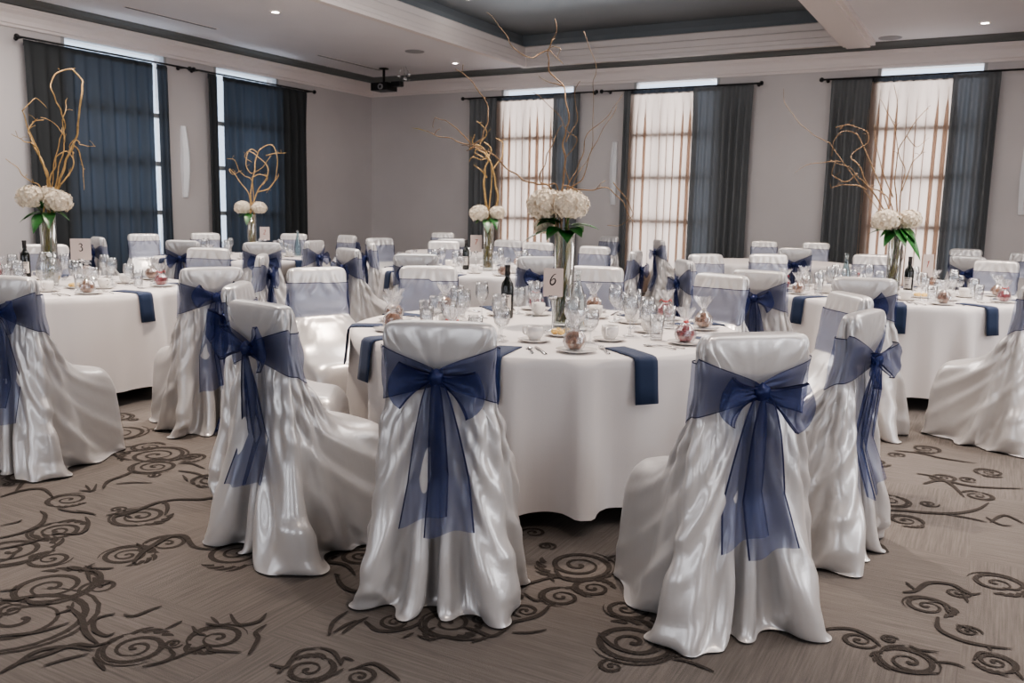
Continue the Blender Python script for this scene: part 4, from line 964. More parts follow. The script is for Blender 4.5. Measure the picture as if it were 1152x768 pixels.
def bow_meshes(seed, kz):
    rnd = random.Random(seed*7+3)
    yk = back_y(kz)-0.040-0.032
    loops = []; tails = []
    for sd in (-1, 1):
        Lp = rnd.uniform(0.135, 0.175); al = R(rnd.uniform(-18, 16)); hwm = rnd.uniform(0.055, 0.078); D = rnd.uniform(0.030, 0.05); dr = rnd.uniform(0.3, 1.4)
        tw = rnd.uniform(-0.5, 0.5); ph = rnd.uniform(0, 6)
        rows = []; dens = []
        for k in range(27):
            t = k/26; o = Lp*math.sin(PI*t)**0.85; dep = -0.012-D*(1-math.cos(2*PI*t))*0.32-(0.022 if t > 0.5 else -0.004)*math.sin(PI*t)
            hw = 0.012+hwm*math.sin(PI*t)**1.1
            row = []
            for i in range(9):
                u = i/8*2-1
                rp = 0.008*math.sin(u*5+ph+3*t)*(1-0.4*math.sin(PI*t))+0.006*math.sin(9*t+4*u+ph)*math.sin(PI*t)+0.004*math.sin(17*t-6*u+ph)*math.sin(PI*t)
                oo = o*(1-0.26*u*u*math.sin(PI*t)); lx = oo*math.cos(al)-u*hw*math.sin(al)*0.6; lz = oo*math.sin(al)+u*hw*math.cos(al)-dr*oo*oo
                row.append((sd*lx, yk+dep+rp+tw*u*0.02*math.sin(PI*t)-0.02*o/Lp*u*tw, kz+lz))
            rows.append(row); dens.append(0.76-0.40*math.sin(PI*t)**0.7)
        loops.append(strip_mesh('bow_loop', rows, dens))
        L = rnd.uniform(0.47, 0.58); we = rnd.uniform(0.060, 0.085); sp = sd*rnd.uniform(0.015, 0.065); ph = rnd.uniform(0, 6); cut = rnd.uniform(-0.03, 0.03)
        rows = []; dens = []
        for k in range(25):
            t = k/24; z = kz-0.008-L*t
            ys = (back_y(z)-0.040-0.030) if z > 0.5 else (back_y(0.5)-0.064-0.17*(0.5-z)/0.5)
            w = 0.012+we*(t**0.55)
            row = []
            for i in range(11):
                u = i/10*2-1
                fold = 0.016*math.sin(u*4.4+ph)*min(1, t*4)*(1-0.35*t)
                row.append((sd*0.008+sp*t**0.8+u*w, ys-0.020-(0.012 if sd > 0 else 0.0)-0.012*t+fold, z+cut*u*t+0.006*math.sin(3*u+ph)*t))
            rows.append(row); dens.append(0.76-0.36*min(1, t*1.6)**0.6)
        tails.append(strip_mesh('bow_tail', rows, dens))
    mb = MB()
    mb.sphere((0, yk-0.014, kz), 0.027, 14, 10, sc=(1.0, 0.85, 1.05), fn=lambda d: 1+0.13*math.sin(math.atan2(d[2], d[0])*5+d[1]*3))
    kn = mb.mesh('bow_knot', [M['organza'], M['organza_hem']]); set_dens(kn, [0.86]*len(mb.v))
    return loops, tails, kn

COVERS = []
for sd in (1, 2, 5):
    P_ = trim_hem(clamp_band(sim_cover(sd)))
    COVERS.append((cover_mesh(P_, 'chair_cover'), cover_mesh(P_, 'chair_cover', True)))
SASHES = []
for sd in range(4):
    sm, kz = sash_mesh(sd+1); SASHES.append((sm,)+bow_meshes(sd+1, kz))

def make_chair(ci, flip, si):
    t = empty('banquet_chair'); t['category'] = 'chair'
    obj('chair_cover', COVERS[ci][flip], t, label='draped white satin cover')
    sm, loops, tails, kn = SASHES[si]
    s = obj('sash', sm, t, label='sheer navy organza sash')
    obj('bow_knot', kn, s)
    for me in loops: obj('bow_loop', me, s)
    for me in tails: obj('bow_tail', me, s)
    return t
PROTO = {}
def chair(x, y, rz, label, group, v):
    """x, y: the middle of the backrest's top edge; rz in degrees, 0 faces the back wall."""
    key = (v % 3, (v//3) % 2, v % 4)
    if key not in PROTO: PROTO[key] = make_chair(*key)
    a = R(rz); fx, fy = -math.sin(a), math.cos(a)
    return dup(PROTO[key], (x+fx*0.27, y+fy*0.27, 0), a, label, group)

g6, g3, g2, g7, gr, gb = ('chairs round the number six table', 'chairs round the number three table', 'chairs round the number two table',
                          'chairs round the number seven table', 'chairs round the number one table', 'chairs along the back of the room')
S_ = 'white satin chair with navy organza bow'
CHAIRS = [
 (-2.54, 2.53, -12, 'satin-covered chair with a spiky navy bow, seat stretching sideways under the number six table', g6, 2),
 (-1.64, 2.46, 23, 'satin-covered chair seen square from behind, wide bow tails over its back, number six table', g6, 0),
 (-0.67, 2.84, 44, 'satin-covered chair nearest the camera with dark bow, its long skirt on the carpet', g6, 4),
 (-0.46, 3.80, 80, 'satin-covered chair turned side-on with a big bright blue bow at the number six table', g6, 3),
 (-0.64, 4.66, 124, 'satin-covered chair showing its sash front above the side-on chair with blue bow', g6, 1),
 (-1.56, 5.62, 162, 'satin-covered chair facing front behind the wrapped candy apples of table six', g6, 5),
 (-2.50, 5.75, 195, 'satin-covered chair facing front, right behind the clear bottle on table six', g6, 6),
 (-3.36, 4.90, 216, 'satin-covered chair facing front behind the tall glasses, beside the wine bottle of table six', g6, 7),
 (-3.78, 4.26, 246, 'brightly lit satin-covered chair with pale lilac sash front and open seat, table six', g6, 8),
 (-3.26, 3.10, 303, 'satin-covered chair with bright white top tucked behind the spiky navy bow chair', g6, 9),
 (-4.42, 2.64, 13, 'satin-covered chair cut by the photo edge, shiny skirt on carpet, number three table', g3, 1),
 (-4.22, 3.81, 68, 'satin-covered chair with long pale blue bow tails, seat turned to the number three table', g3, 6),
 (-5.13, 5.15, 130, 'satin-covered chair seen edge-on with sash, between the number three and number two tables', g3, 5),
 (-6.18, 5.55, 205, 'satin-covered chair facing front beyond the red candy apple of table three', g3, 0),
 (-7.55, 4.90, 238, 'satin-covered chair facing front behind the vase of the number three table', g3, 3),
 (-8.95, 6.45, -22, 'satin-covered chair with slate bow right behind the number three card', g2, 2),
 (-7.70, 6.56, 18, 'satin-covered chair with dark bow, back turned, half hidden at the number two table', g2, 7),
 (-6.85, 6.87, 50, 'satin-covered chair seen from behind with dark gathered bow at the number two table', g2, 8),
 (-9.70, 7.65, 248, 'satin-covered chair standing alone before the navy curtain of the side wall', g2, 9),
 (-9.70, 8.66, 240, 'satin-covered chair behind the glasses at the curtain side of the number two table', g2, 4),
 (-6.93, 7.78, 104, 'satin-covered chair with lilac sash at the corner side of the number two table', g2, 11),
 (-8.95, 9.62, 203, 'satin-covered chair facing front beyond the clear bottle of the number two table', g2, 1),
 (-8.10, 9.78, 165, 'satin-covered chair with lavender front standing farthest behind table two, corner side', g2, 10),
 (-5.42, 6.55, -22, 'satin-covered chair with a blue bow, slanted back, first of the number seven table', g7, 0),
 (-6.28, 8.00, -48, 'satin-covered chair with long blue tails and tall skirt, corner side of table seven', g7, 4),
 (-7.10, 9.22, 248, 'satin-covered chair edge-on, narrow lilac front, corner side of the number seven table', g7, 9),
 (-6.05, 9.15, 214, 'satin-covered chair facing front behind the gathered chair back at table seven', g7, 6),
 (-4.36, 6.17, 30, 'satin-covered chair back with fine gathers and no bow in view, table seven', g7, 10),
 (-3.42, 6.65, 42, 'satin-covered chair with pale blue knotted sash beside the number six card', g7, 2),
 (-4.05, 9.25, 172, 'satin-covered chair with pinkish front by the long sconce, number seven table', g7, 5),
 (-3.27, 8.52, 100, 'satin-covered chair edge-on with a blue bow beside the middle sheer curtain', g7, 7),
 (-5.72, 10.20, 188, 'satin-covered chair facing front just behind the number seven vase', g7, 8),
 (-5.05, 9.80, 182, 'satin-covered chair with dark blue sash front under the first sheer curtain', g7, 3),
 (-6.45, 9.95, 28, 'satin-covered chair with dark bow, back turned, behind the number seven wine bottle', gb, 6),
 (-8.35, 12.60, 205, 'satin-covered chair facing front at the far table near the room corner', gb, 5),
 (-5.70, 13.60, 160, 'satin-covered chair farthest off, pale top edge below the first long sconce', gb, 1),
 (-4.48, 12.60, -52, 'satin-covered chair with dark bow standing tall before the middle curtain', gb, 3),
 (-2.31, 7.15, -55, 'satin-covered chair with shiny blue bow before the wide dark curtain, table one', gr, 11),
 (-2.52, 8.45, 234, 'satin-covered chair with bluish white front against the wide dark curtain', gr, 0),
 (-1.46, 6.20, -10, 'satin-covered chair with blue knot and fan of folds, back turned, number one table', gr, 7),
 (-2.05, 9.05, 213, 'satin-covered chair facing front beyond the paper-white favour of table one', gr, 8),
 (-0.74, 5.98, 8, 'satin-covered chair with grey back and slate sash behind the side-on chair', gr, 10),
 (-1.17, 9.95, 185, 'satin-covered chair facing front behind the blue bottle of table one', gr, 2),
 (-0.02, 9.60, 165, 'satin-covered chair facing front with wide cream top at table one', gr, 6),
 (0.24, 6.22, 62, 'satin-covered chair cut by the photo edge, seat turned to the number one table', gr, 9),
 (-3.20, 13.80, 195, 'satin-covered chair facing front at the back wall, first beside the dark curtain', gb, 9),
 (-2.18, 11.00, 10, 'satin-covered chair with slate sash, back turned, at the back wall table', gb, 11),
 (-2.45, 13.90, 182, 'satin-covered chair facing front at the back wall under the dark third-window curtain', gb, 4),
 (-0.30, 10.55, -30, 'satin-covered chair with slate sash slanted between table one and the last curtain', gb, 7),
 (-0.40, 13.20, 180, 'satin-covered chair facing front below the last slate curtain', gb, 8),
 (0.28, 12.30, 150, 'satin-covered chair with blue sash cut by the photo edge near the last sconce', gb, 10),
]
for c in CHAIRS: chair(*c)
# ------------------------------------------------------------------ tables
WORD = {'6': 'six', '3': 'three', '2': 'two', '7': 'seven', '1': 'one'}
TABLES = {'6': (-2.15, 4.28), '3': (-6.36, 4.12), '2': (-8.35, 8.06), '7': (-4.87, 8.08), '1': (-0.78, 8.00)}
SEATS = {'6': (306, 350, 30, 60, 97, 122, 165, 200, 228, 266), '3': (345, 35, 82, 125, 170, 215, 258, 303), '1': (300, 345, 25, 70, 115, 155, 190, 222, 262),
         '7': (315, 0, 45, 90, 135, 180, 225, 270), '2': (20, 62, 105, 150, 195, 240, 290, 335)}
def cloth_mesh(seed, cx, cy, naps):
    """Round cloth: flat top, folds growing down the skirt, pressed in where chair seats stand under it."""
    rnd = random.Random(seed); n = 320
    ks = [(rnd.randint(5, 8), rnd.uniform(0, 6.28), 0.45), (rnd.randint(13, 17), rnd.uniform(0, 6.28), 0.9), (rnd.randint(21, 27), rnd.uniform(0, 6.28), 0.7)]
    rows = []
    for r in (0.02, 0.4, 0.8, TR-0.03): rows.append([(r*math.cos(2*PI*i/n), r*math.sin(2*PI*i/n), ZT) for i in range(n)])
    rows.append([((TR-0.004)*math.cos(2*PI*i/n), (TR-0.004)*math.sin(2*PI*i/n), ZT-0.003) for i in range(n)])
    seats = []
    for x, y, rz, lb, g, v in CHAIRS:
        a = R(rz); fx, fy = -math.sin(a), math.cos(a); ox, oy = x+fx*0.27-cx, y+fy*0.27-cy
        if math.hypot(ox, oy) < 2.0: seats.append((ox, oy, fx, fy))
    lim = np.full(n, 9.0)
    for i in range(n):
        a = 2*PI*i/n; r = 1.2
        while r > 0.35:
            X, Y = r*math.cos(a), r*math.sin(a); hit = False
            for ox, oy, fx, fy in seats:
                dx, dy = X-ox, Y-oy; u = dx*fx+dy*fy; v = dx*fy-dy*fx
                if -0.5 < u < 0.375 and abs(v) < 0.335: hit = True
            if not hit: break
            r -= 0.01
        lim[i] = r if r < 1.2 else 9.0
    for _ in range(3): lim = np.minimum(lim, 0.25*np.roll(lim, 1)+0.5*lim+0.25*np.roll(lim, -1))
    m = 20
    for j in range(1, m+1):
        t = j/m; z = ZT-0.012-(ZT-0.105)*t; row = []
        for i in range(n):
            a = 2*PI*i/n
            w = max(-1, min(1, 0.8*sum(am*math.sin(k*a+ph) for k, ph, am in ks)))
            calm = 1.0
            for d in naps:
                dd = abs((math.degrees(a)-d+180) % 360-180); calm = min(calm, 0.12+0.88*min(1, max(0, (dd-3.5)/4)))
            cr = max(0, w)**1.8
            fold = (0.034*w+0.070*cr)*t**0.7
            r = TR+0.004+0.012*t+fold*(calm*(1-t)+t*(0.4+0.6*calm))
            dent = min(1, max(0, (ZT-0.03-z)/0.20))
            r = min(r, (TR+0.03)*(1-dent)+lim[i]*dent if lim[i] < 2 else r)
            row.append((r*math.cos(a), r*math.sin(a), z+0.010*math.sin(3*a+ks[0][1])*t))
        rows.append(row)
    mb = MB(); mb.grid(rows, loop_u=True); mb.f.append(tuple(range(n))); mb.mi.append(0)
    me = mb.mesh('tablecloth', [M['linen']])
    bm = bmesh.new(); bm.from_mesh(me); bmesh.ops.recalc_face_normals(bm, faces=bm.faces); bm.to_mesh(me); bm.free()
    return me
cl_lab = {'6': 'white round tablecloth of the front table with the number six card', '3': 'white round tablecloth of the table carrying the number three card',
          '2': 'white round tablecloth of the table carrying the number two card', '7': 'white round tablecloth of the table carrying the number seven card',
          '1': 'white round tablecloth of the table with the blue bottle and slanted card'}
for k, (c, cy) in enumerate(TABLES.items()):
    tag(obj('tablecloth', cloth_mesh(21+k, cy[0], cy[1], [s+16 for s in SEATS[c]]), None, (cy[0], cy[1], 0)), cl_lab[c], 'tablecloth', 'white round tablecloths')
for k, (x, y, lb) in enumerate(((-7.1, 11.6, 'white round tablecloth of the unset far table near the room corner'), (-2.75, 12.45, 'white round tablecloth of the far table below the third window'))):
    tag(obj('tablecloth', cloth_mesh(31+k, x, y, []), None, (x, y, 0)), lb, 'tablecloth', 'white round tablecloths')

# --- one of each thing on a table, built about its own base
def goblet_prof(h, rb, bowl_r, stem_h):
    return [(rb, 0.0), (rb*0.98, 0.002), (rb*0.4, 0.006), (0.006, 0.014), (0.004, stem_h*0.5), (0.005, stem_h*0.92), (bowl_r*0.45, stem_h+0.006), (bowl_r*0.85, stem_h+0.028),
            (bowl_r, stem_h+0.055), (bowl_r*0.97, stem_h+0.085), (bowl_r*0.84, h), (bowl_r*0.82, h), (bowl_r*0.94, stem_h+0.083), (bowl_r*0.96, stem_h+0.055), (bowl_r*0.8, stem_h+0.030), (bowl_r*0.3, stem_h+0.012)]
def proto_glass(name, cat, h, rb, br, sh):
    mb = MB(); mb.lathe(goblet_prof(h, rb, br, sh), 20, cap1=True)
    o = put(name, mb, M['glass']); o['category'] = cat; return o
def proto_simple(name, cat, mb, mat):
    o = put(name, mb, mat); o['category'] = cat; return o
def make_protos():
    D = {}
    D['wine_glass'] = proto_glass('wine_glass', 'wine glass', 0.215, 0.036, 0.040, 0.095)
    mb = MB(); mb.lathe([(0.030, 0.0), (0.031, 0.004), (0.034, 0.06), (0.037, 0.125), (0.0355, 0.125), (0.0325, 0.06), (0.029, 0.012), (0.0, 0.010)], 24, cap0=True)
    D['tumbler'] = proto_simple('tumbler', 'tumbler', mb, M['glass'])
    D['water_goblet'] = proto_glass('water_goblet', 'goblet', 0.165, 0.036, 0.042, 0.060)
    mb = MB(); mb.lathe([(0, 0.0), (0.055, 0.0), (0.06, 0.004), (0.078, 0.010), (0.083, 0.014), (0.08, 0.0145), (0.058, 0.008), (0, 0.007)], 32)
    D['saucer'] = proto_simple('saucer', 'saucer', mb, M['porcelain'])
    mb = MB(); mb.lathe([(0, 0.0), (0.055, 0.0), (0.06, 0.004), (0.088, 0.010), (0.095, 0.014), (0.092, 0.0145), (0.06, 0.008), (0, 0.007)], 36)
    D['side_plate'] = proto_simple('side_plate', 'plate', mb, M['porcelain'])
    t = empty('coffee_cup'); t['category'] = 'cup'
    mb = MB(); mb.lathe([(0, 0.0), (0.026, 0.0), (0.030, 0.006), (0.040, 0.022), (0.0425, 0.045), (0.0415, 0.068), (0.0395, 0.068), (0.040, 0.045), (0.036, 0.020), (0, 0.008)], 28); put('bowl', mb, M['porcelain'], t)
    mb = MB(); mb.tube(catmull([(0.040, 0, 0.056), (0.060, 0, 0.060), (0.068, 0, 0.044), (0.058, 0, 0.026), (0.039, 0, 0.022)], 4), 0.0045, 7); put('handle', mb, M['porcelain'], t)
    D['coffee_cup'] = t
    # napkin folded lengthwise: lies on the cloth and hangs over the rim (origin on the rim, +x outwards)
    mb = MB(); prof = [(-0.30, 0.004), (-0.20, 0.005), (-0.10, 0.006), (-0.03, 0.007), (0.002, 0.004), (0.017, -0.012), (0.023, -0.05), (0.030, -0.12), (0.040, -0.20)]
    for sgn in (0, 1):
        rows = []
        for k, (x, z) in enumerate(prof):
            dx, dz = (0.0, -0.005*sgn) if k < 4 else (-0.006*sgn, -0.003*sgn)
            rows.append([(x+dx, w, z+dz+(0.0015*math.sin(9*w+k) if k < 5 else 0)) for w in (-0.056, -0.028, 0.0, 0.028, 0.056)])
        mb.grid(rows if sgn == 0 else [list(reversed(r)) for r in rows])
    n = 5*len(prof)
    for k in range(len(prof)-1):
        mb.f.append((k*5, (k+1)*5, n+(k+1)*5+4, n+k*5+4)); mb.mi.append(0)
        mb.f.append((k*5+4, n+k*5, n+(k+1)*5, (k+1)*5+4)); mb.mi.append(0)
    e = 5*(len(prof)-1); mb.f.append((e, e+1, e+2, e+3, e+4, n+e, n+e+1, n+e+2, n+e+3, n+e+4)); mb.mi.append(0)
    D['napkin'] = proto_simple('napkin', 'napkin', mb, M['napkin'])
    # cutlery, lying along +x
    mb = MB()
    rows = []
    for x, w, z in ((-0.105, 0.006, 0.002), (-0.10, 0.009, 0.003), (-0.02, 0.006, 0.005), (0.0, 0.005, 0.005), (0.02, 0.009, 0.004), (0.08, 0.010, 0.0035), (0.105, 0.003, 0.003)):
        rows.append([(x, -w, z), (x, -w*0.5, z+0.0022), (x, w*0.5, z+0.0022), (x, w, z), (x, 0, z-0.0018)])
    mb.grid(rows, loop_u=True); D['table_knife'] = proto_simple('table_knife', 'knife', mb, M['silver'])
    mb = MB(); rows = []
    for x, w, z in ((-0.09, 0.0055, 0.002), (-0.085, 0.008, 0.003), (-0.03, 0.004, 0.007), (0.02, 0.003, 0.010), (0.035, 0.008, 0.006), (0.05, 0.014, 0.002), (0.068, 0.0165, 0.001), (0.085, 0.011, 0.004), (0.092, 0.003, 0.006)):
        c = 0.004*max(0, (w-0.008)/0.009)
        rows.append([(x, -w, z+c), (x, -w*0.5, z-c*0.2), (x, 0, z-c*0.6), (x, w*0.5, z-c*0.2), (x, w, z+c), (x, 0, z-0.002-c*0.6)])
    mb.grid(rows, loop_u=True); D['dessert_spoon'] = proto_simple('dessert_spoon', 'spoon', mb, M['silver'])
    mb = MB(); rows = []
    for x, w, z in ((-0.10, 0.0055, 0.002), (-0.095, 0.008, 0.003), (-0.03, 0.004, 0.008), (0.02, 0.0035, 0.010), (0.04, 0.009, 0.005), (0.055, 0.012, 0.003)):
        rows.append([(x, -w, z), (x, 0, z+0.002), (x, w, z), (x, 0, z-0.0015)])
    mb.grid(rows, loop_u=True)
    for k in range(4):
        w = -0.0105+0.007*k; mb.tube([(0.052, w, 0.003), (0.075, w, 0.004), (0.10, w*0.95, 0.009)], 0.0019, 5)
    D['fork'] = proto_simple('fork', 'fork', mb, M['silver'])
    for col in ('red', 'brown'):
        rnd = random.Random(len(col)); t = empty('candy_apple'); t['category'] = 'candy apple'
        mb = MB(); mb.sphere((0, 0, 0.043), 0.044, 24, 16, fn=lambda d: 1+0.03*math.sin(7*d[0]+5*d[2])*math.sin(6*d[1])-0.10*max(0, d[2]-0.86)*5)
        put('apple', mb, M['apple_'+col], t)
        mb = MB(); a5 = [rnd.uniform(0.7, 1.35) for _ in range(24)]
        prof = [(0.020, 0.001), (0.044, 0.010), (0.052, 0.035), (0.049, 0.062), (0.030, 0.085), (0.011, 0.098), (0.010, 0.104), (0.022, 0.122), (0.034, 0.145), (0.044, 0.168)]
        mb.lathe(prof, 24, wob=lambda k, i: (1+0.05*math.sin(i*2.6+k)) if k < 6 else 1+(0.5*(a5[i]-1)*2.0+0.16*(-1)**i)*(k-5)/4)
        for i in range(24):      # ragged mouth of the wrapper
            p = mb.v[9*24+i]; mb.v[9*24+i] = (p[0], p[1], p[2]+0.03*(a5[(i*7) % 24]-1.0))
        put('cellophane_wrapper', mb, M['cello'], t, label='clear cellophane gathered at the top', smooth=False)
        mb = MB(); mb.lathe([(0.0125, 0.097), (0.0145, 0.100), (0.0125, 0.104)], 12)
        for s_ in (-1, 1): mb.tube([(0.012*s_, 0, 0.10), (0.03*s_, 0.006, 0.112), (0.036*s_, 0.004, 0.098)], 0.003, 5)
        put('ribbon_tie', mb, M['porcelain'] if col == 'brown' else M['ribbon'], t)
        D['apple_'+col] = t
    return D
D = make_protos()

HALF = ['twelve', 'half past twelve', 'one', 'half past one', 'two', 'half past two', 'three', 'half past three', 'four', 'half past four', 'five', 'half past five',
        'six', 'half past six', 'seven', 'half past seven', 'eight', 'half past eight', 'nine', 'half past nine', 'ten', 'half past ten', 'eleven', 'half past eleven']
def clock(tbl, ang):
    """Which hour of a clock face laid on the table, six o'clock nearest the camera."""
    cx, cy = TABLES[tbl]; back = math.degrees(math.atan2(cy, cx))
    return HALF[int(round(((back-ang) % 360)/15)) % 24]
def place(kind, tbl, ang, r, dz, rot, label, group):
    cx, cy = TABLES[tbl]; a = R(ang)
    return dup(D[kind], (cx+r*math.cos(a), cy+r*math.sin(a), ZT+dz), R(rot), label, group)
def setting(tbl, a, rnd, full=True, apple='brown', nap=True):
    w = clock(tbl, a); T = f'table {WORD[tbl]}'; j = lambda s: rnd.uniform(-s, s)
    at = f"on {T}, {w} place"
    place('side_plate', tbl, a, 0.86, 0.001, a, f'white side plate under candy apple {at}', f'side plates on {T}')
    word = 'red candy apple wrapped in cellophane' if apple == 'red' else 'brown caramel apple wrapped in cellophane'
    place('apple_'+apple, tbl, a+j(1), 0.86+j(0.01), 0.0105, a+j(90), f'{word} {at}', f'candy apples on {T}')
    if nap: place('napkin', tbl, a+16+j(1.5), TR, 0.001, a+16+j(3), f'navy napkin hanging {at}', f'navy napkins on {T}')
    place('saucer', tbl, a+25, 0.56, 0.001, a, f'white saucer {at}', f'saucers on {T}')
    place('coffee_cup', tbl, a+25, 0.56, 0.0095, a+j(150), f'white coffee cup on its saucer {at}', f'coffee cups on {T}')
    place('wine_glass', tbl, a+3+j(2), 0.50+j(0.02), 0.001, 0, f'tall empty wine glass {at}', f'wine glasses on {T}')
    place('water_goblet', tbl, a+11+j(2), 0.60+j(0.02), 0.001, 0, f'short water goblet {at}', f'water goblets on {T}')
    if full:
        place('tumbler', tbl, a+1+j(1), 0.68, 0.001, 0, f'straight clear tumbler {at}', f'tumblers on {T}')
        place('table_knife', tbl, a-11, 0.84, 0.001, a+180+4, f'steel knife {at}', f'table knives on {T}')
        place('dessert_spoon', tbl, a-14, 0.85, 0.001, a+180-3, f'steel spoon {at}', f'dessert spoons on {T}')
        place('fork', tbl, a+9.5, 0.84, 0.001, a+180-2, f'steel fork {at}', f'forks on {T}')
rnd = random.Random(4)
for a, ap in ((306, 'brown'), (350, 'red'), (30, 'brown'), (60, 'red'), (97, 'brown'), (122, 'red'), (165, 'brown'), (200, 'brown'), (228, 'brown'), (266, 'red')): setting('6', a, rnd, True, ap)
for a, ap in ((345, 'brown'), (35, 'red'), (82, 'brown'), (125, 'brown'), (170, 'red'), (215, 'brown'), (258, 'brown'), (303, 'brown')): setting('3', a, rnd, True, ap)
for a, ap in ((300, 'brown'), (345, 'red'), (25, 'brown'), (70, 'brown'), (115, 'red'), (155, 'brown'), (190, 'red'), (222, 'brown'), (262, 'brown')): setting('1', a, rnd, True, ap)
for a, ap in ((315, 'brown'), (0, 'brown'), (45, 'red'), (90, 'brown'), (135, 'brown'), (180, 'brown'), (225, 'brown'), (270, 'brown')): setting('7', a, rnd, False, ap)
for a, ap in ((20, 'brown'), (62, 'red'), (105, 'brown'), (150, 'brown'), (195, 'brown'), (240, 'brown'), (290, 'brown'), (335, 'brown')): setting('2', a, rnd, False, ap)

# --- bottles
def wine_bottle(x, y, label, rz=0.0, lab=True):
    t = empty('wine_bottle', (x, y, ZT+0.001), rz)
    mb = MB(); mb.lathe([(0, 0.004), (0.030, 0.0), (0.037, 0.004), (0.0375, 0.02), (0.0375, 0.185), (0.034, 0.205), (0.022, 0.225), (0.0150, 0.240), (0.0140, 0.30), (0.0155, 0.301), (0.0155, 0.312), (0.0, 0.313)], 28); put('bottle_body', mb, M['darkbottle'], t)
    mb = MB(); mb.lathe([(0.0162, 0.252), (0.0152, 0.30), (0.0166, 0.301), (0.0166, 0.314), (0, 0.315)], 20); put('foil_capsule', mb, M['foil'], t)
    mb = MB(); n = 16
    mb.grid([[(0.0381*math.cos(-2.75+1.9*i/n), 0.0381*math.sin(-2.75+1.9*i/n), z) for i in range(n+1)] for z in (0.048, 0.140)]); 
    for z, w, h in ((0.126, 0.6, 0.008), (0.112, 0.45, 0.004), (0.074, 0.35, 0.010), (0.060, 0.5, 0.003)):
        mb.grid([[(0.0384*math.cos(-1.8-w+2*w*i/8), 0.0384*math.sin(-1.8-w+2*w*i/8), q) for i in range(9)] for q in (z, z+h)], 1)
    put('paper_label', mb, [M['paper'], M['inkgrey']], t)
    return tag(t, label, 'wine bottle', 'dark wine bottles')
wine_bottle(-2.53, 4.51, 'dark wine bottle with cream label standing on the number six table', R(25))
wine_bottle(-7.02, 4.38, 'dark wine bottle at the photo edge standing on the number three table', R(60))
wine_bottle(-5.03, 8.04, 'dark wine bottle in front of the number seven card', R(25))
wine_bottle(-4.10, 8.37, 'dark wine bottle at the far side of the number seven table', R(10))
wine_bottle(-0.66, 8.14, 'dark wine bottle hidden behind the vase of the number one table', R(0))
def clear_bottle(x, y, label, mat, h=0.30, printed=False, s=1.0):
    t = empty('water_bottle', (x, y, ZT+0.001), R(40))
    mb = MB(); mb.lathe([(0, 0.004), (0.040*s, 0.0), (0.046*s, 0.006), (0.047*s, 0.02), (0.045*s, h*0.35), (0.036*s, h*0.55), (0.022*s, h*0.76), (0.0145, h*0.86), (0.0135, h*0.97), (0.017, h*0.975), (0.017, h), (0.012, h), (0.011, h*0.87), (0.019*s, h*0.75), (0.033*s, h*0.54), (0.042*s, h*0.34), (0.043*s, 0.02), (0, 0.012)], 28)
    put('bottle_body', mb, mat, t)
    mb = MB(); mb.lathe([(0.0, h-0.012), (0.0125, h-0.012), (0.0135, h+0.004), (0.019, h+0.006), (0.019, h+0.022), (0, h+0.026)], 16); put('stopper', mb, mat, t)
    if printed:
        rf = lambda z: 0.0005+np.interp(z, [0.02, h*0.35, h*0.55, h*0.76], [0.047*s, 0.045*s, 0.036*s, 0.022*s])
        mb = MB(); n = 14
        mb.grid([[(rf(z)*math.cos(-2.6+1.5*i/n), rf(z)*math.sin(-2.6+1.5*i/n), z) for i in range(n+1)] for z in (0.03, 0.08, 0.13, 0.17)]); 
        for z, w, hh in ((0.155, 0.35, 0.006), (0.143, 0.3, 0.003), (0.115, 0.5, 0.005), (0.098, 0.5, 0.003), (0.082, 0.45, 0.003), (0.064, 0.5, 0.003), (0.045, 0.4, 0.003)):
            mb.grid([[((rf(q)+0.0006)*math.cos(-1.85-w+2*w*i/8), (rf(q)+0.0006)*math.sin(-1.85-w+2*w*i/8), q) for i in range(9)] for q in (z, z+hh)], 1)
        put('printed_label', mb, [M['frost'], M['inkgrey']], t)
    return tag(t, label, 'water bottle', 'clear water bottles')
clear_bottle(-1.955, 4.255, 'clear water bottle with printed label beside the number six card', M['vase_glass'], 0.30, True, 1.25)
clear_bottle(-1.12, 7.80, 'pale blue water bottle standing on the number one table', M['blue_glass'], 0.31)
clear_bottle(-7.96, 8.62, 'pale blue water bottle right of the number two card', M['blue_glass'], 0.31)
mb = MB(); mb.lathe([(0, 0.0), (0.045, 0.0), (0.05, 0.006), (0.02, 0.018), (0.018, 0.03), (0.06, 0.06), (0.082, 0.11), (0.085, 0.16), (0.07, 0.22), (0.055, 0.27), (0.053, 0.27), (0.068, 0.22), (0.082, 0.16), (0.079, 0.11), (0.055, 0.062), (0, 0.035)], 32)
tag(put('hurricane_glass', mb, M['glass'], loc=(-6.02, 3.93, ZT+0.001)), 'large pear-shaped clear hurricane glass before the vase of table three', 'glass vase')

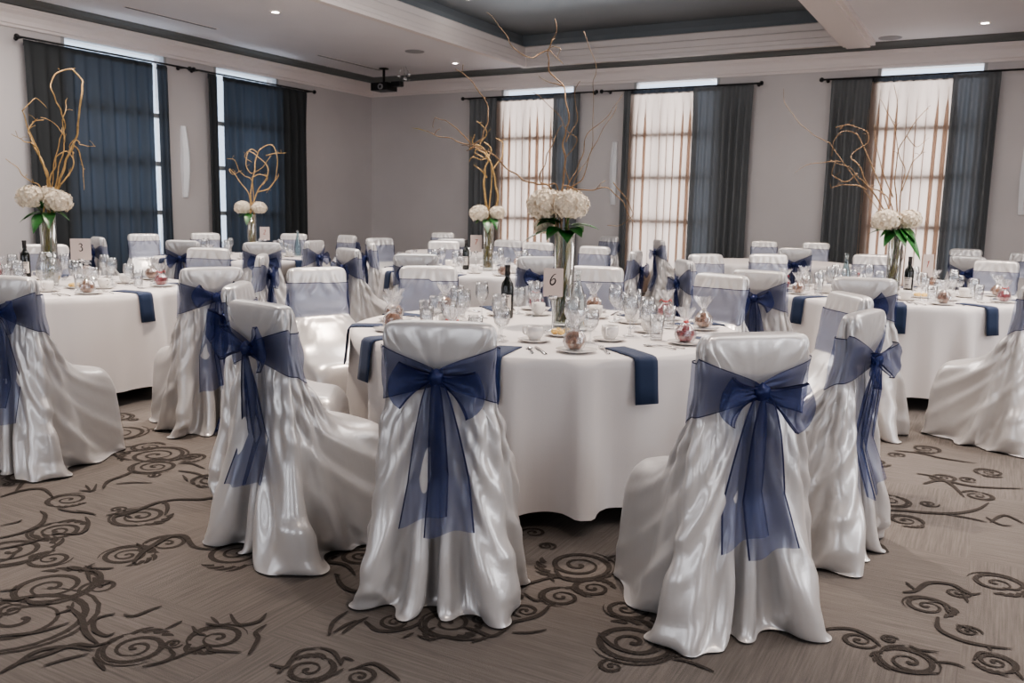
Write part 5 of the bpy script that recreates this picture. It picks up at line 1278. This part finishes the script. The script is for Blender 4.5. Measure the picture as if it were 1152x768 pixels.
# --- table number cards
GLYPH = {'6': [[(0.72, 0.98), (0.50, 0.92), (0.27, 0.66), (0.18, 0.34), (0.26, 0.08), (0.48, 0.0), (0.70, 0.14), (0.76, 0.38), (0.62, 0.54), (0.42, 0.50), (0.24, 0.34)]],
         '3': [[(0.22, 0.84), (0.36, 0.97), (0.58, 0.96), (0.70, 0.80), (0.60, 0.60), (0.42, 0.53)], [(0.42, 0.53), (0.66, 0.46), (0.76, 0.26), (0.64, 0.06), (0.40, 0.0), (0.22, 0.12)]],
         '2': [[(0.24, 0.74), (0.34, 0.94), (0.56, 0.97), (0.70, 0.80), (0.62, 0.56), (0.40, 0.28), (0.20, 0.03)], [(0.20, 0.03), (0.48, 0.04), (0.80, 0.05)]],
         '7': [[(0.18, 0.96), (0.48, 0.95), (0.82, 0.96)], [(0.82, 0.96), (0.58, 0.58), (0.42, 0.0)]],
         '1': [[(0.30, 0.78), (0.46, 0.85), (0.58, 0.98)], [(0.58, 0.98), (0.50, 0.50), (0.44, 0.0)]]}
def number_card(x, y, num, rz, label, ink, h=0.16, w=0.12, z0=0.125, slant=0.18):
    t = empty('table_number_card', (x, y, ZT+0.001), rz)
    mb = MB(); mb.box((-w/2, -0.0015, z0), (w/2, 0.0015, z0+h)); c = put('card', mb, M['card'], t, smooth=False)
    mb = MB(); gh = 0.058; gw = 0.046; zo = z0+h*0.42
    for st in GLYPH[num]:
        pts = catmull([(p[0], p[1], 0) for p in st], 6); n = len(pts)
        q = [((p.x-0.5+slant*(p.y-0.5))*gw, zo+p.y*gh) for p in pts]
        ws = [0.0026+0.0055*abs(math.sin(PI*(k+0.5)/n)) for k in range(n)]
        a = len(mb.v); ribbon2d(mb, q, ws, 0.0)
        for i in range(a, len(mb.v)): vx, vz, _ = mb.v[i]; mb.v[i] = (vx, -0.0022, vz)
    put('numeral', mb, ink, c, smooth=False, label=f'numeral {num}')
    mb = MB(); mb.lathe([(0, 0), (0.038, 0), (0.04, 0.004), (0.012, 0.010), (0.004, 0.016), (0.0035, z0-0.004), (0.0, z0-0.004)], 20); mb.box((-0.022, -0.004, z0-0.012), (0.022, 0.004, z0+0.006)); put('card_stand', mb, M['silver'], t)
    return tag(t, label, 'table number', 'table number cards')
number_card(-2.045, 4.14, '6', R(27), 'table card reading 6 on the front table', M['ink'], 0.150, 0.104, 0.185)
number_card(-6.22, 4.33, '3', R(56), 'table card reading 3 beside the willow vase', M['ink'], 0.165, 0.145, 0.19, 0.0)
number_card(-8.16, 8.24, '2', R(45), 'table card reading 2 before the slate curtain', M['redink'], 0.165, 0.12, 0.21)
number_card(-4.94, 8.10, '7', R(30), 'pale table card reading 7 in front of the vase', M['redink'], 0.18, 0.125, 0.19)
number_card(-0.52, 8.12, '1', R(30), 'slanted pinkish table card reading 1 right of the green-leaved vase', M['redink'], 0.19, 0.09, 0.15)

# --- dishes of small pastries
def pastry_dish(x, y, n, label, tb):
    mb = MB(); mb.lathe([(0, 0.0), (0.06, 0.0), (0.07, 0.006), (0.088, 0.014), (0.086, 0.016), (0.066, 0.009), (0, 0.008)], 32)
    tag(put('serving_dish', mb, M['porcelain'], loc=(x, y, ZT+0.001)), label, 'dish', 'small serving dishes')
    for k in range(n):
        a = 2*PI*k/n; mb = MB(); mb.sphere((0, 0, 0.014), 0.020, 10, 8, sc=(1, 1, 0.75), fn=lambda d: 1+0.06*math.sin(9*d[0])*math.sin(7*d[1]))
        tag(put('pastry', mb, M['butter'], loc=(x+0.038*math.cos(a), y+0.038*math.sin(a), ZT+0.0105)), f'small yellow pastry heaped on the white dish of {tb}', 'pastry', f'pastries on the dish of {tb}')
pastry_dish(-5.99, 4.12, 6, 'white dish of yellow pastries before the number three card', 'table three')
pastry_dish(-1.93, 4.02, 5, 'white dish of pastries in front of the number six card', 'table six')
pastry_dish(-0.53, 7.80, 6, 'white dish of yellow pastries on the number one table', 'table one')

# --- flower arrangements
def floret_ball(mb, c, r, rnd, n=150, sc=(1, 1, 0.82)):
    """A mophead: many four-petalled florets over a ball."""
    for k in range(n):
        zz = 1-2*(k+0.5)/n
        if zz < -0.75: continue
        a = k*2.39996+rnd.uniform(-0.15, 0.15); q = math.sqrt(max(0, 1-zz*zz))
        d = Vector((q*math.cos(a), q*math.sin(a), zz)); rr = r*rnd.uniform(0.90, 1.05)
        p = Vector(c)+Vector((d.x*sc[0], d.y*sc[1], d.z*sc[2]))*rr
        u = d.cross(Vector((0.2, 0.3, 0.93))).normalized(); v = d.cross(u)
        s = r*rnd.uniform(0.19, 0.25); b = rnd.uniform(0, PI/2)
        for m_ in range(4):
            an = b+m_*PI/2; e = u*math.cos(an)+v*math.sin(an); f = u*-math.sin(an)+v*math.cos(an)
            lift = d*s*rnd.uniform(0.05, 0.35)
            mb.add([p-d*s*0.1, p+e*s*0.55-f*s*0.42+lift*0.6, p+e*s*1.0+lift, p+e*s*0.55+f*s*0.42+lift*0.6], [(0, 1, 2, 3)])
    mb.sphere(c, r*0.88, 16, 10, sc=sc)
def leaf_blade(mb, base, direction, ln, wd, droop=0.5):
    d = Vector(direction).normalized(); side = d.cross(Vector((0, 0, 1))).normalized(); rows = []
    for k in range(9):
        t = k/8; w = wd*math.sin(PI*(0.04+0.96*t)**0.8)*(1 if t < 1 else 0)
        p = Vector(base)+d*(ln*t)+Vector((0, 0, -droop*ln*t*t))
        rows.append([p-side*w+Vector((0, 0, 0.22*w)), p-side*w*0.5+Vector((0, 0, 0.03*w)), p, p+side*w*0.5+Vector((0, 0, 0.03*w)), p+side*w+Vector((0, 0, 0.22*w))])
    mb.grid(rows)
def arrangement(key, vx, vy, tbl, heads, leaves, branches, twm, lean_lab):
    rnd = random.Random(ord(tbl)); H = 0.53
    T = f'table {WORD[tbl]}'
    v = empty('flower_vase', (vx, vy, ZT+0.001))
    mb = MB(); mb.lathe([(0, 0.004), (0.050, 0.0), (0.054, 0.003), (0.056, 0.02), (0.058, H), (0.0555, H), (0.0535, 0.02), (0, 0.016)], 36); put('glass_cylinder', mb, M['vase_glass'], v)
    mb = MB(); mb.lathe([(0, 0.018), (0.0525, 0.021), (0.0535, 0.30), (0, 0.30)], 32); put('water', mb, M['water'], v)
    tag(v, f'tall clear cylinder vase of hydrangeas on {T}', 'vase', 'tall glass vases')
    for k, (dx, dy, z, r, lab) in enumerate(heads):
        h = empty('hydrangea', (vx, vy, ZT))
        mb = MB(); floret_ball(mb, (dx, dy, z), r, rnd); put('bloom', mb, M['petal'], h, smooth=False)
        mb = MB(); a = rnd.uniform(0, 6.28)
        mb.tube(catmull([(0.035*math.cos(a), 0.035*math.sin(a), 0.03), (-0.02*math.cos(a), -0.02*math.sin(a), 0.28), (dx*0.3, dy*0.3, H), (dx*0.8, dy*0.8, z-r*0.5)], 5), 0.005, 7); put('stem', mb, M['greenstem'], h)
        for j, (b, d, ln, wd, dr) in enumerate(leaves):
            if j % len(heads) != k: continue
            mb = MB(); leaf_blade(mb, b, d, ln, wd, dr); put('leaf', mb, M['leaf'], h, label='glossy green leaf')
        tag(h, f'{lab} in the vase of {T}', 'hydrangea', f'cream hydrangeas on {T}')
    strokes = TWIGS[key]; n0 = 0
    for k, (cnt, lab) in enumerate(branches):
        mb = MB()
        for j in range(n0, n0+cnt):
            rad, fl_ = strokes[j]; pts = [(fl_[i], fl_[i+1], fl_[i+2]) for i in range(0, len(fl_), 3)]
            if j == n0:      # the branch goes down into the vase
                a = rnd.uniform(0, 6.28); rr = 0.036
                pts = [(rr*math.cos(a), rr*math.sin(a), 0.035), (rr*0.9*math.cos(a+1.2), rr*0.9*math.sin(a+1.2), 0.22), (rr*math.cos(a+2.2), rr*math.sin(a+2.2), 0.44)]+pts
            c = catmull(pts, 5); m_ = len(c)
            wig = [p+Vector((math.sin(i*0.9+j), math.cos(i*1.1+2*j), math.sin(i*0.7)))*0.004 for i, p in enumerate(c)]
            mb.tube(wig, [max(0.0016, rad*(1.12-0.75*i/(m_-1))) for i in range(m_)], 6)
            if rad > 0.004:  # little side buds
                for _ in range(2):
                    i = rnd.randint(m_//2, m_-2); p = wig[i]; d = Vector((rnd.uniform(-1, 1), rnd.uniform(-1, 1), rnd.uniform(0, 1)))*0.05
                    mb.tube([p, p+d*0.5+Vector((0, 0, 0.008)), p+d], 0.0018, 5)
        o = put('willow_branch', mb, M[twm], loc=(vx, vy, ZT))
        if key == 't6' and k == 2:
            lm = MB(); e = strokes[n0][1][-3:]; leaf_blade(lm, e, (-0.7, -0.4, 0.25), 0.09, 0.014, 0.1); put('leaf', lm, M['stem'], o, label='young yellow-green leaf')
        tag(o, f'{lab} {lean_lab}', 'branch', f'curly willow in the vase of {T}')
        n0 += cnt
    for k in range(3):     # yellow willow stems standing in the water
        a = 2.1*k+0.5; mb = MB()
        for q in (0, 0.5):
            mb.tube(catmull([(0.04*math.cos(a+q), 0.04*math.sin(a+q), 0.03), (0.034*math.cos(a+1.4+q), 0.034*math.sin(a+1.4+q), 0.15), (0.04*math.cos(a+2.6+q), 0.04*math.sin(a+2.6+q), 0.30), (0.03*math.cos(a+3.4), 0.03*math.sin(a+3.4), 0.50)], 6), 0.0075, 7)
        tag(put('willow_cane', mb, M['stem'], loc=(vx, vy, ZT)), f'yellow willow cane twisting inside the vase of {T}', 'stem', f'yellow stems inside the vase of {T}')
lw = [((0.03, 0, 0.55), (0.9, 0.25, 0.25), 0.17, 0.052, 0.35), ((-0.03, 0, 0.54), (-0.9, -0.6, -0.1), 0.21, 0.055, 0.30), ((0, -0.03, 0.54), (-0.25, -1, 0.25), 0.14, 0.055, 0.7),
      ((0.02, -0.02, 0.54), (0.8, -0.5, 0.15), 0.15, 0.05, 0.45), ((-0.02, 0, 0.56), (-0.75, -0.6, 0.5), 0.16, 0.06, 0.35), ((0, 0.03, 0.56), (0.2, 0.9, 0.2), 0.15, 0.05, 0.5), ((-0.05, -0.03, 0.56), (-0.5, -0.7, 0.5), 0.13, 0.05, 0.6), ((0.02, -0.03, 0.53), (0.5, -0.9, 0.0), 0.13, 0.045, 0.5)]
arrangement('t6', -2.09, 4.36, '6', [(-0.105, -0.03, 0.665, 0.105, 'large cream hydrangea at the wine bottle side'), (0.055, -0.055, 0.665, 0.095, 'round cream hydrangea head above the glass rim'), (-0.03, 0.08, 0.68, 0.085, 'cream hydrangea hidden at the back'), (-0.14, 0.02, 0.55, 0.06, 'drooping cream hydrangea under the big head')],
            lw, [(5, 'tall central curly branch reaching the ceiling tray'), (2, 'thin branch sloping up across the wall sconce'), (4, 'long branch arching out towards the room corner with a leaf'), (1, 'short hooked branch over the first sheer'), (1, 'branch arching low before the middle sheer'), (4, 'thin wispy shoots rising beside the central branch')], 'twig', 'from vase six')
lo = [((0.03, 0, 0.55), (0.8, -0.6, 0.0), 0.17, 0.045, 0.7), ((-0.03, 0, 0.55), (-0.3, -0.9, 0.1), 0.15, 0.05, 0.5), ((0, -0.03, 0.54), (0.5, -0.8, -0.2), 0.18, 0.05, 0.6), ((0.02, 0.02, 0.56), (0.9, 0.5, 0.1), 0.14, 0.04, 0.6), ((-0.02, -0.02, 0.58), (0.2, -0.6, 0.7), 0.12, 0.04, 0.2), ((0.0, -0.04, 0.55), (-0.7, -0.7, 0.0), 0.16, 0.045, 0.5)]
arrangement('t3', -6.34, 4.15, '3', [(-0.085, -0.06, 0.66, 0.105, 'cream hydrangea on the photo edge side'), (0.065, 0.05, 0.635, 0.10, 'cream hydrangea on the card side'), (-0.01, 0.03, 0.69, 0.07, 'small cream hydrangea between the two big heads')], lo,
            [(1, 'tall curly branch bent into a big loop'), (2, 'brown curly branches crossing to the wall side'), (1, 'low branch stretching out to the photo edge'), (2, 'thin branch curving over the curtain with a drooping tip'), (1, 'short forked twig'), (5, 'tangle of fine curly shoots')], 'twig_gold', 'from vase three')
arrangement('t2', -8.28, 8.14, '2', [(-0.08, -0.07, 0.61, 0.10, 'cream hydrangea on the card-less side'), (0.07, 0.06, 0.61, 0.095, 'cream hydrangea above the card')], lo[1:3], [(1, 'curly branch curving back on itself'), (1, 'branch twisting in an S'), (2, 'low side shoots'), (4, 'wispy crossing shoots')], 'twig_gold', 'from vase two')
arrangement('t7', -4.80, 8.12, '7', [(-0.085, -0.05, 0.60, 0.105, 'cream hydrangea on the bottle side'), (0.075, 0.05, 0.61, 0.085, 'cream hydrangea on the sheer curtain side')], lo[:3], [(1, 'thick golden branch leaning to the corner'), (1, 'thick golden branch twisting upright'), (5, 'tangle of curly tips')], 'twig_gold', 'from vase seven')
arrangement('tr', -0.77, 8.00, '1', [(-0.085, -0.04, 0.61, 0.115, 'cream hydrangea on the blue bottle side'), (0.085, 0.04, 0.625, 0.095, 'cream hydrangea on the card side')], lo+[((-0.03, -0.03, 0.54), (-0.9, -0.3, 0.1), 0.20, 0.04, 0.35), ((-0.01, -0.05, 0.54), (-0.4, -0.8, -0.6), 0.17, 0.05, 0.3), ((0.03, -0.04, 0.55), (0.7, -0.5, -0.5), 0.26, 0.055, 0.5)],
            [(1, 'branch rising before the third sheer'), (1, 'branch sweeping out over the slate curtain'), (3, 'knotted branches crowded over the slate curtain'), (2, 'long wispy shoots reaching to the bare wall'), (2, 'upright thin shoots'), (5, 'fine crossing twigs')], 'twig', 'from vase one')

# ------------------------------------------------------------------ light and camera
w = bpy.data.worlds.new('sky'); SC.world = w; w.use_nodes = True
bg = w.node_tree.nodes['Background']; bg.inputs['Color'].default_value = (0.75, 0.86, 1.0, 1); bg.inputs['Strength'].default_value = 1.4
def area(name, loc, aim, sx, sy, energy, col):
    l = bpy.data.lights.new(name, 'AREA'); l.shape = 'RECTANGLE'; l.size = sx; l.size_y = sy; l.energy = energy; l.color = col
    o = bpy.data.objects.new(name, l); COL.objects.link(o); o.location = loc
    o.rotation_euler = (Vector(aim)-Vector(loc)).to_track_quat('-Z', 'Z').to_euler()
    return o
def spot(name, loc, aim, energy, ang, col, blend=0.6, rad=0.08):
    l = bpy.data.lights.new(name, 'SPOT'); l.energy = energy; l.spot_size = R(ang); l.spot_blend = blend; l.color = col; l.shadow_soft_size = rad
    o = bpy.data.objects.new(name, l); COL.objects.link(o); o.location = loc
    o.rotation_euler = (Vector(aim)-Vector(loc)).to_track_quat('-Z', 'Y').to_euler()
    return o
for a, b in WB: area('daylight', ((a+b)/2, YB+0.75, 2.05), ((a+b)/2, YB-2, 2.0), b-a+0.5, 3.7, 54, (1.0, 0.90, 0.82))
for a, b in WL: area('daylight', (XL-0.75, (a+b)/2, 2.05), (XL+2, (a+b)/2, 2.0), b-a+0.5, 3.7, 80, (0.84, 0.91, 1.0))
for a, b in WR_FILL: area('daylight', (XR+0.7, (a+b)/2, 2.05), (XR-2, (a+b)/2, 2.3), b-a+0.3, 3.6, 130, (1.0, 0.93, 0.88))  # added fill through the unseen right wall windows
for a, b in WF_FILL: area('daylight', ((a+b)/2, YF-0.7, 2.05), ((a+b)/2, YF+2, 2.3), b-a+0.3, 3.6, 50, (1.0, 0.93, 0.88))  # added fill from behind the camera
warm = (1.0, 0.84, 0.72)
for x, y, e in ((-2.15, 4.9, 330), (-6.3, 4.6, 260), (-0.9, 8.2, 300), (-4.9, 8.3, 260), (-8.3, 8.2, 200), (-7.1, 11.8, 160), (-2.8, 12.4, 180), (-4.35, 3.2, 260), (1.2, 5.0, 260), (0.2, 1.6, 120), (-4.2, 0.9, 120)):
    spot('ceiling_spot', (x, y, 3.93), (x, y, 0), e, 78, warm)
for x, y, e in ((-9.4, 6.5, 60), (-9.4, 1.5, 20), (-5.0, 8.0, 120), (-5.0, 4.0, 50), (1.0, 8.0, 100), (1.6, 3.6, 40), (4.6, 7.0, 80)):
    area('fill_panel', (x, y, 4.02 if not -7.5 < x < -2.5 else 4.55), (x, y, 0), 2.6, 2.6, e, (1.0, 0.93, 0.885))  # unseen area lights added below the ceiling as soft fill
area('tray_fill', (-5.1, 8.0, 4.2), (-5.1, 8.0, 6), 4.6, 10.0, 60, (0.95, 0.97, 1.0))  # unseen uplight added to brighten the tray

cam = bpy.data.objects.new('camera', bpy.data.cameras.new('camera')); COL.objects.link(cam)
f_, pitch, yaw, roll = 985.0, 0.14695, 0.50475, 0.0195
right = Vector((math.cos(yaw), math.sin(yaw), 0)); f0 = Vector((-math.sin(yaw), math.cos(yaw), 0)); u0 = Vector((0, 0, 1))
fw = f0*math.cos(pitch)-u0*math.sin(pitch); up = f0*math.sin(pitch)+u0*math.cos(pitch)
r2 = right*math.cos(roll)+up*math.sin(roll); u2 = -right*math.sin(roll)+up*math.cos(roll)
mw = Matrix((r2, u2, -fw)).transposed().to_4x4(); mw.translation = (0, 0, CAM_H)
cam.matrix_world = mw
cam.data.sensor_width = 36; cam.data.lens = 36*f_/1152; cam.data.clip_start = 0.05; cam.data.clip_end = 100
cam.data.dof.use_dof = True; cam.data.dof.focus_distance = 4.0; cam.data.dof.aperture_fstop = 5.6
SC.camera = cam
SC.cycles.use_denoising = True
SC.cycles.max_bounces = 10; SC.cycles.transparent_max_bounces = 40; SC.cycles.diffuse_bounces = 5
SC.cycles.caustics_reflective = False; SC.cycles.caustics_refractive = False
SC.cycles.sample_clamp_indirect = 4.0
SC.view_settings.view_transform = 'AgX'
SC.view_settings.look = 'AgX - Medium High Contrast'
SC.view_settings.exposure = 0.52
